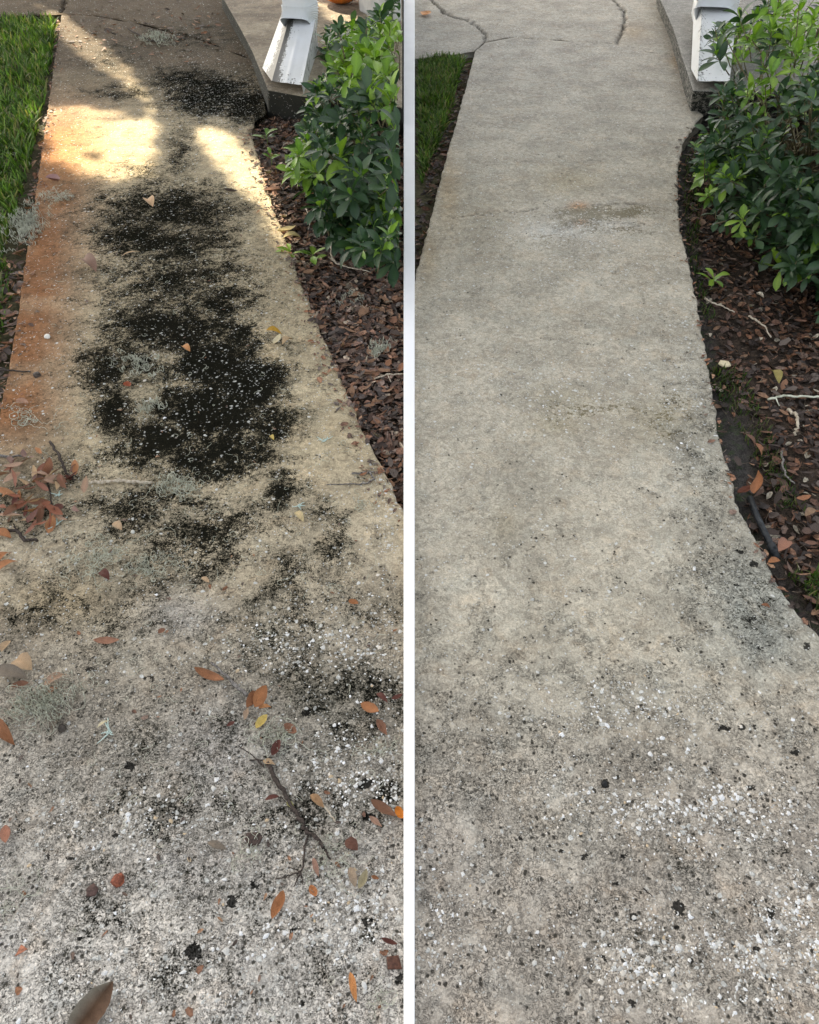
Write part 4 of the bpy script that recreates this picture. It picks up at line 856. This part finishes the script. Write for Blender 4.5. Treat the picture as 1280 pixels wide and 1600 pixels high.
# ------------------------------------------------------------------ spanish moss
def strand(c, L, r, n=14, lift=.01, k=1.):
    a = rng.random()*2*PI; p = np.array(c, float); pts = [p.copy()]; da = rng.normal(0, .25)*k
    for i in range(n):
        da += rng.normal(0, .32)*k; da = np.clip(da, -.8, .8); a += da; p = p+np.array([math.cos(a), math.sin(a), 0])*L/n; p[2] = c[2]+abs(math.sin(i*.8+a))*lift*rng.random(); pts.append(p.copy())
    return tube_np(pts, r, r*.6, 3)
def clump(c, rx, ry, n, label, r=.0011, z=0.004, L=(.05, .13), lift=.02, cat='moss', mat=None):
    b = P(*c, 0); J = Join()
    for _ in range(n):
        q = P(c[0]+rng.normal(0, rx*.42), c[1]+rng.normal(0, ry*.42), z)
        if abs(q[0]) < halfw(q[1])+.02: continue
        v, f, t = strand(q, rng.uniform(*L), r*rng.uniform(.45, .95), 18, lift); J.add(v-b, f, t)
    return tag(link('moss_clump', J.mesh('moss_clump', mat or M_moss), None, b), label, cat, kind='stuff' if r < .001 else None)
clump((62, 1098), 58, 36, 60, 'large tangled clump of grey green moss strands at the left edge of the stained walkway', .0011, .006, (.06, .16), .035)
clump((42, 352), 26, 34, 95, 'dense pale moss clump between the lawn and the rusty path edge', .0017, 0, (.06, .14), .03)
clump((212, 568), 34, 18, 24, 'small pale moss tuft on the blackest algae', .0016, .004, (.05, .12), .02)
clump((236, 636), 20, 12, 16, 'little curly moss tuft below the first tuft in the algae', .0016, .004, (.04, .09), .02)
clump((275, 762), 42, 18, 38, 'loose moss nest at the lower end of the black algae', .0014, .004, (.05, .12), .02)
clump((245, 60), 22, 10, 26, 'moss tangle caught on the brown crossing', .003, .006, (.08, .2), .03)
clump((592, 548), 17, 14, 26, 'light green moss tuft among the leaves of the litter bed', .0015, -.012, (.04, .1), .025)
clump((550, 470), 22, 10, 12, 'thin moss strands lying on the upper litter bed', .00095, -.012, (.05, .1), .02)
clump((560, 790), 12, 8, 8, 'few moss strands near the shell studded edge', .001, .003, (.03, .07), .01)
clump((85, 308), 26, 14, 30, 'sparse moss strands on the rusty edge above the black algae', .0016, .004, (.06, .12), .015)
clump((45, 652), 34, 9, 14, 'feathery pale moss sprig on the rust stain', .0013, .004, (.08, .16), .01)
clump((150, 870), 60, 30, 60, 'wide spread of fine moss threads below the leaf heap', .0009, .003, (.05, .13), .012)
clump((240, 885), 40, 34, 34, 'curly moss threads right of the fine spread below the algae', .0009, .003, (.06, .12), .012)
clump((440, 1150), 45, 20, 24, 'looping straw coloured moss threads around the maroon leaf', .0009, .003, (.06, .13), .015)
clump((600, 1170), 28, 16, 12, 'thin moss loops over white shells near the white board', .0008, .003, (.05, .1), .012)
clump((385, 1335), 20, 18, 8, 'single looping moss threads left of the long twig', .0009, .003, (.07, .12), .012)
clump((520, 1330), 40, 60, 26, 'moss threads scattered around the lower end of the long twig', .0007, .003, (.04, .1), .01)
clump((20, 1400), 30, 50, 12, 'faint straw threads at the lower left edge', .0006, .003, (.05, .12), .01)
clump((585, 1565), 26, 14, 10, 'faint pale threads at the bottom by the white board', .0007, .003, (.04, .08), .01)
J = Join()
for _ in range(430):
    x = rng.uniform(60, 620); y = rng.choice([rng.normal(430, 60), rng.normal(660, 90), rng.normal(830, 80), rng.normal(200, 60), rng.normal(1150, 150)])
    q = P(x, max(y, 60), .003)
    if q[0] < LE_L(q[1]) or q[0] > RE_L(q[1])-.04 or abs(q[0]) < halfw(q[1])+.04: continue
    v, f, t = strand(q, rng.uniform(.015, .055), .0006 if y > 700 else .0008, 9, .003); J.add(v, f, t)
JB = Join()
for s_ in range(520):
    y = rng.uniform(230, 985); x = rng.uniform(430, 625) if s_ % 2 else rng.uniform(1070, 1380); q = P(x, y, -.02)
    if (x < 640 and (q[0] < RE_L_(q[1])+.02 or q[1] < Y_of(790))) or (x > 640 and q[0] < RE_R(q[1])+.03) or abs(q[0]) < halfw(q[1])+.04: continue
    q[2] = bed_z(q[0], q[1])+.012; v, f, t = strand(q, rng.uniform(.02, .09), .0009, 8, .006, .5); JB.add(v, f, t)
tag(link('moss_threads', J.mesh('moss_threads', M_moss)), 'fine loose moss threads strewn over the stained path', 'moss threads', kind='stuff')
tag(link('root_threads', JB.mesh('root_threads', M_fib)), 'fine brown fibres strewn over the leaf litter of both beds', 'fibres', kind='stuff')

# black irrigation pipe in the trench
b = P(1195, 830, -.03); v, f, c = tube_np(np.array([P(1172, 778, -.045), P(1180, 800, -.03), P(1192, 826, -.022), P(1206, 854, -.024), P(1215, 872, -.035)])-b, .0085, .0085, 12)
e = empty('irrigation_pipe', b, 'short black irrigation pipe lying in the trench beside the clean walkway', 'pipe'); link('tube', mesh_np('tube', v, [f, c], M_pipe, True), e)
v, f, c = tube_np(np.array([P(1204, 850, -.024), P(1211, 864, -.03)])-b, .0115, .0115, 12); link('coupling', mesh_np('coupling', v, [f, c], M_pipe, True), e)

# ------------------------------------------------------------------ grass
def blade(seed):
    r = np.random.default_rng(seed); t = np.linspace(0, 1, 5); bend = r.uniform(.3, 1.3); a = bend*t; x = np.cumsum(np.sin(a))/5; z = np.cumsum(np.cos(a))/5; x -= x[0]; z -= z[0]; w = .055*(1-t**2)+.004
    v = np.array([(x[k], s*w[k], z[k]-.0) for k in range(5) for s in (-1, 1)]); i = np.arange(10).reshape(5, 2); f = np.stack([i[:-1, 0], i[:-1, 1], i[1:, 1], i[1:, 0]], -1); return v, f, np.zeros(10)
BL = [blade(k) for k in range(8)]
def grass(poly, n, smin, smax, name, label, pal, dens=None):
    w = np.array([P(a, b) for a, b in poly]); lo = w.min(0); hi = w.max(0); pos = np.stack([rng.uniform(lo[0], hi[0], n*8), rng.uniform(lo[1], hi[1], n*8), np.full(n*8, -.045)], -1)
    pos = pos[in_bed(pos, poly)]; pos = pos[np.abs(pos[:, 0]) > halfw(pos[:, 1])+.03]
    if dens is not None: pos = pos[rng.random(len(pos)) < dens(pos)]
    pos = pos[:n]; m = len(pos)
    cl = fbm(pos[:, 0], pos[:, 1], 5, 41, 3); rm = rand_rot(m, .38); sc = rng.uniform(smin, smax, m)*(.6+.8*cl)
    col = pal[rng.integers(0, len(pal), m)]*(.6+.8*fbm(pos[:, 0], pos[:, 1], 12, 43, 3))[:, None]*rng.uniform(.75, 1.25, (m, 1))
    v, f, c, rb = instance_np(BL, rm, pos, sc, col, rng.integers(0, 8, m))
    if poly is GR_R or pos[:, 0].max() > -1:
        bad = np.abs(v[:, 0]) < halfw(v[:, 1]); v[bad, 0] = np.sign(v[bad, 0])*(halfw(v[bad, 1])+.001)
    return tag(link(name, mesh_np(name, v, f, M_grass, True, {'rib': rb}, c)), label, 'grass', kind='stuff')
GP = np.array([(.075, .14, .025), (.055, .11, .022), (.10, .18, .035), (.04, .08, .018), (.14, .21, .05), (.20, .19, .09)])
GR_L = [(-420, 22), (0, 23), (89, 23), (85, 60), (74, 140), (56, 225), (38, 300), (24, 345), (4, 405), (-60, 440), (-420, 460)]
GR_R = [(652, 96), (700, 90), (728, 86), (715, 130), (700, 190), (676, 245), (655, 300), (652, 330)]
grass(GR_L, 30000, .05, .11, 'lawn_grass', 'bright green lawn grass at the top left beside the stained walkway', GP)
grass([(-200, 460), (12, 400), (18, 430), (10, 500), (-4, 560), (-200, 640)], 1800, .04, .09, 'lawn_grass', 'thin grass blades growing through litter at the left edge', GP*.8)
grass(GR_R, 9000, .045, .10, 'lawn_grass', 'small green grass patch between the white board and the clean walkway', GP*.8, lambda p: np.clip((LE_R_(p[:, 1])-p[:, 0])/.14-.15, .03, 1))
grass([(1100, 560), (1180, 600), (1220, 720), (1260, 800), (1220, 800), (1170, 700), (1130, 640), (1110, 600)], 500, .02, .045, 'grass_sprigs', 'short mossy grass sprigs on the soil beside the trench', GP*.5)
grass([(1230, 900), (1330, 880), (1330, 1010), (1290, 980)], 350, .03, .06, 'grass_sprigs', 'thin grass sprigs at the lower end of the mulch bed', GP*.6)
grass([(1075, 220), (1095, 250), (1090, 420), (1120, 500), (1100, 500), (1075, 400), (1066, 300)], 500, .02, .045, 'grass_sprigs', 'thin grass sprigs along the upper edge of the clean walkway', GP*.5)

# ------------------------------------------------------------------ shrubs
GL = [leaf_t('obov', .42, -.35, .25, 6, .15, 11), leaf_t('obov', .38, -.55, .3, 6, -.2, 12), leaf_t('obov', .46, -.2, .2, 6, 0., 13), leaf_t('ellip', .40, -.4, .3, 6, .2, 14)]
GL = [(t[0]+[.5, 0, 0], t[1], t[2]) for t in GL]
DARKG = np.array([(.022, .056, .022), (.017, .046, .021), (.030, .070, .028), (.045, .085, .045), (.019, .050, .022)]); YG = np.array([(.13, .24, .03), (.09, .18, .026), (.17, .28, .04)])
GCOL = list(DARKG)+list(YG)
gpool = {}
def gmesh(t, c):
    if (t, c) not in gpool: gpool[(t, c)] = mesh_np('leaf_blade', GL[t][0], GL[t][1], M_green, True, {'rib': GL[t][2]}, GCOL[c])
    return gpool[(t, c)]
def frame(d, roll):
    d = d/np.linalg.norm(d); up = np.array([0, 0, 1.]); y = np.cross(up, d); ny = np.linalg.norm(y); y = np.array([0, 1., 0]) if ny < 1e-3 else y/ny; z = np.cross(d, y)
    c, s = math.cos(roll), math.sin(roll); return np.stack([d, c*y+s*z, -s*y+c*z], 1)
def shrub(base, cx, cy, rx, ry, h, sil, n_tip, lab, lim=None, lsz=(.05, .08), bright=()):
    e = empty('shrub', base, lab, 'shrub'); M_, Pz, Sc, Cc, Tt = [], [], [], [], []; Jb = []
    cnt = 0; tries = 0
    while cnt < n_tip and tries < n_tip*40:
        tries += 1
        a = rng.random()*2*PI; u = 0
        if math.sin(a) > .1 and rng.random() < .55: a = -a
        k = rng.uniform(.72, 1.04) if rng.random() < .8 else rng.uniform(.4, .8)
        el = math.acos(1-rng.random()*.98); el = el if rng.random() < .6 else R(60)+rng.random()*R(28)   # dome angle from the top
        q = np.array([cx+math.cos(a)*math.sin(el)*rx*k, cy+math.sin(a)*math.sin(el)*ry*k, base[2]+.03+math.cos(el)*h*k*(.85+.3*vn(a*2, el*3, 1, 5))])
        px, py = proj(q); out = not (0 < px[0] < 1280 and py[0] > -40)
        if not inpoly(px, py, sil)[0] and not (out and base[0] > 0 and px[0] > 1270): continue
        if lim is not None and q[0] > lim(q[1])-.012: continue
        # the camera side counts, thin out what faces away
        cnt += 1
        axis = (q-np.array([cx, cy, base[2]+.0])); axis = axis/np.linalg.norm(axis)+np.array([0, 0, .55])+rng.normal(0, .22, 3); axis /= np.linalg.norm(axis)
        if cnt % 6 == 0:
            root = np.array([cx+rng.normal(0, .05), cy+rng.normal(0, .12), base[2]]); mid = (root+q)/2+np.array([0, 0, -.06*h])+rng.normal(0, .02, 3)
            t = np.linspace(0, 1, 9)[:, None]; curve = root*(1-t)**2+2*mid*t*(1-t)+(q-axis*.01)*t**2
            if lim is None or (curve[:, 0] < lim(curve[:, 1])-.008).all(): Jb.append(tube_np(curve-base, .0055, .0022, 5))
        else:
            ra = q-axis*rng.uniform(.08, .14)+rng.normal(0, .015, 3); t = np.linspace(0, 1, 4)[:, None]; curve = ra*(1-t)+q*t
            if lim is None or (curve[:, 0] < lim(curve[:, 1])-.006).all(): Jb.append(tube_np(curve-base, .003, .0018, 4))
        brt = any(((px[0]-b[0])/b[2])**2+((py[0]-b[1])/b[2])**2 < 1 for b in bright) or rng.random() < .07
        nl = rng.integers(7, 12); L0 = rng.uniform(*lsz); a0 = rng.random()*6.28
        for j in range(nl):
            az = a0+j*2.4; open_ = R(25)+R(62)*(1-j/nl)+rng.normal(0, .15)
            s1 = np.cross(axis, [0, 0, 1.]); s1 /= np.linalg.norm(s1)+1e-9; s2 = np.cross(axis, s1)
            d = axis*math.cos(open_)+(s1*math.cos(az)+s2*math.sin(az))*math.sin(open_); pos = q-axis*(.045*(1-j/nl))
            tip = pos+d*L0
            if lim is not None and max(tip[0], pos[0]) > lim(tip[1])-.004: continue
            if min(tip[2], pos[2]) < base[2]+.005: continue
            M_.append(frame(d, rng.normal(0, .35))); Pz.append(pos); Sc.append(L0*rng.uniform(.7, 1.1)*(1 if j < nl-2 else .6)); Tt.append(rng.integers(0, 4))
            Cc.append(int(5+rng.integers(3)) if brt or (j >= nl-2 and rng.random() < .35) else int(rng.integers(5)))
    M_, Pz, Sc, Tt, Cc = map(np.array, (M_, Pz, Sc, Tt, Cc))
    px, py = proj(Pz); dist = np.linalg.norm(Pz-np.array([0, 0, H]), axis=1)
    # leaves nearest the eye and outermost first
    outer = np.sqrt(((Pz[:, 0]-cx)/rx)**2+((Pz[:, 1]-cy)/ry)**2+((Pz[:, 2]-base[2])/h)**2)
    score = Sc/dist*np.where((px > 5) & (px < 1275) & (py > 2), 1, 0)*np.clip(outer, .3, 1.1); order = np.argsort(-score); hi, lo = order[:290], order[290:]
    b3 = np.array(base)
    for k in hi:
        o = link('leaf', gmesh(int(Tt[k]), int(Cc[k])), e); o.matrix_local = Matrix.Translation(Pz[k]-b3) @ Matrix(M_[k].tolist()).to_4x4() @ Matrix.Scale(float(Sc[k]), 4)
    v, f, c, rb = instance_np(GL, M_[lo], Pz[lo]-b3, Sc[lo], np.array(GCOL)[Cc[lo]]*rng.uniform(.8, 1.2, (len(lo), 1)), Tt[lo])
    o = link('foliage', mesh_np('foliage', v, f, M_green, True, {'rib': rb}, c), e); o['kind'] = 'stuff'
    J = Join()
    for k, (v, f, c) in enumerate(Jb):
        if k % 3 == 2 and k < 150: link('branch', mesh_np('branch', v, [f, c], M_stem, True), e)
        else: J.add(v, f, c)
    o = link('twigs', J.mesh('twigs', M_stem), e); o['kind'] = 'stuff'
    return e
SIL_L = [(631, -40), (610, 0), (585, 30), (560, 40), (530, 28), (505, 40), (492, 60), (500, 85), (495, 105), (505, 125), (485, 150), (475, 165), (480, 190), (475, 225), (460, 245), (455, 262), (470, 285), (500, 310), (495, 330), (515, 355), (545, 385), (580, 395), (610, 425), (631, 440), (645, 440), (645, -40)]
SIL_R = [(1290, -40), (1200, -30), (1180, 20), (1150, 8), (1128, 15), (1112, 55), (1120, 95), (1140, 115), (1125, 140), (1108, 155), (1115, 180), (1095, 200), (1100, 235), (1088, 262), (1090, 300), (1115, 310), (1118, 340), (1105, 360), (1130, 395), (1165, 385), (1190, 405), (1230, 430), (1290, 445)]
limL = lambda y: -halfw(y)-.004
shrub(P(632, 300, -.05)+np.array([0, .0, 0]), -.02, P(0, 235)[1], .70, 1.75, .64, SIL_L, 430, 'dark green shrub beside the stained walkway, cut off by the white board', limL, (.066, .108), [(570, 95, 50), (620, 60, 34), (480, 262, 24), (610, 165, 24), (600, 330, 14)])  # yellow green spots: new growth plus sunlight painted into the leaf colour
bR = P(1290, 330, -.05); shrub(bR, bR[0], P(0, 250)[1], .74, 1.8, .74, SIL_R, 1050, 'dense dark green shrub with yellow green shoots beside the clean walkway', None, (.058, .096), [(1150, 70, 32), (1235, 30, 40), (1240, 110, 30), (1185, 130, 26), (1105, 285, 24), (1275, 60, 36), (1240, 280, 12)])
def seedling(c, n, L, label, z=-.04, h=.05, col=(5, 6, 7)):
    b = P(*c, z); e = empty('seedling', b, label, 'seedling'); v, f, t = tube_np([(0, 0, 0), (.004, 0, h*.5), (0, .004, h)], .0022, .0015, 5); link('stem', mesh_np('stem', v, [f, t], M_gstem, True), e)
    for j in range(n):
        az = j*2.4+rng.random(); d = np.array([math.cos(az), math.sin(az), rng.uniform(.05, .6)]); o = link('leaf', gmesh(int(rng.integers(4)), int(rng.choice(col))), e)
        o.matrix_local = Matrix.Translation((0, 0, h*(.5+.5*j/n))) @ Matrix(frame(d, rng.normal(0, .3)).tolist()).to_4x4() @ Matrix.Scale(L*rng.uniform(.75, 1.1), 4)
seedling((490, 415), 6, .075, 'bright green seedling in the litter beside the stained walkway below the shrub', h=.05)
seedling((455, 408), 5, .06, 'small seedling leaning over the edge of the stained walkway left of the larger one', h=.04)
seedling((425, 262), 4, .06, 'tiny yellow green seedling in the litter left of the left shrub', h=.07)
seedling((418, 228), 6, .08, 'broad leaved seedling beside the path just below the mossy step', h=.05, col=(2, 3, 6))
seedling((560, 402), 4, .05, 'dark little seedling under the lower edge of the left shrub', h=.04, col=(2, 3, 6))
seedling((1110, 452), 6, .07, 'bright green seedling alone in the dark mulch below the right shrub', h=.05)
seedling((1083, 245), 8, .06, 'dark small leaved weed at the upper edge of the clean walkway', h=.05, col=(2, 3, 6))
seedling((1185, 425), 5, .05, 'little seedling under the lower edge of the right shrub', h=.04)
seedling((1105, 292), 9, .07, 'yellow green shoot in front of the right shrub', h=.09)

# ------------------------------------------------------------------ unseen live oak, added to shade both walkways; crown shaped to the sun patches
PATCH = [([(60, 12), (100, 20), (140, 48), (176, 78), (212, 106), (238, 143), (256, 182), (226, 176), (200, 152), (165, 118), (130, 94), (104, 74), (86, 56)], 0.),
 ([(40, 180), (75, 162), (130, 166), (215, 172), (256, 188), (258, 250), (240, 278), (180, 290), (130, 282), (95, 262), (52, 262)], 0.),
 ([(290, 184), (335, 192), (385, 218), (416, 262), (440, 280), (450, 330), (475, 380), (480, 425), (440, 418), (412, 372), (380, 322), (335, 272), (300, 232)], 0.),
 ([(405, 490), (432, 505), (470, 560), (490, 605), (470, 612), (440, 585), (408, 540)], 0.),
 ([(478, 2), (505, 4), (545, 14), (590, 46), (572, 62), (535, 42), (500, 26)], .12),
 ([(455, 245), (500, 245), (505, 275), (465, 280)], .05), 
 ([(-60, 25), (60, 20), (80, 60), (70, 150), (40, 190), (-40, 150)], .02)]
def oak():
    ctr = np.array([0, 2.9, 0])+SUN*8.5
    e = empty('added_shade_oak', (ctr[0], ctr[1]+.5, -.16), 'large unseen live oak added beyond the top of the frame to shade both walkways', 'tree')
    b = np.array([ctr[0], ctr[1]+.5, -.16]); n = 92000
    # crown volume: flattened ellipsoid around ctr
    d = rng.normal(0, 1, (n, 3)); d /= np.linalg.norm(d, axis=1)[:, None]; pos = ctr+d*(rng.random(n)**(1/2.6))[:, None]*np.array([5.2, 4.6, 2.0])
    keep = np.ones(n, bool)
    for poly, z in PATCH:
        pc = np.mean(poly, 0); poly = [tuple(np.array(q)+(np.array(q)-pc)/np.linalg.norm(np.array(q)-pc)*(6 if poly[0][0] != -60 else 0)) for q in poly]
        t = (pos[:, 2]-z)/SUN[2]; g = pos-SUN*t[:, None]; px, py = proj(g); hit = inpoly(px, py, poly) & (g[:, 1] > -1)
        lim = .03 if not 470 < poly[0][1] < 510 else .08
        if poly[0][0] < -40: lim = 2.2
        keep &= ~(hit & (rng.random(n) > lim*.12))  # leaves removed along the sun rays so light lands on the patches
    pos = pos[keep]; n = len(pos); rm = rand_rot(n, 1.0)
    v, f, c, rb = instance_np([leaf_t('ellip', .55, .3, .2, 3, 0, 3)], rm, pos-b, rng.uniform(.14, .24, n), DARKG[rng.integers(0, 5, n)], np.zeros(n, int))
    o = link('crown', mesh_np('crown', v, f, M_green, False, {'rib': rb}, c), e); o['kind'] = 'stuff'
    v, q, t = tube_np([(0, .5, 0), (.05, .55, 1.5), (.2, .6, 3.2), (.1, .3, 5.5), (0, -.4, 8.)], .38, .12, 12, .1); link('trunk', mesh_np('trunk', v, [q, t], M_bark, True), e)
oak()
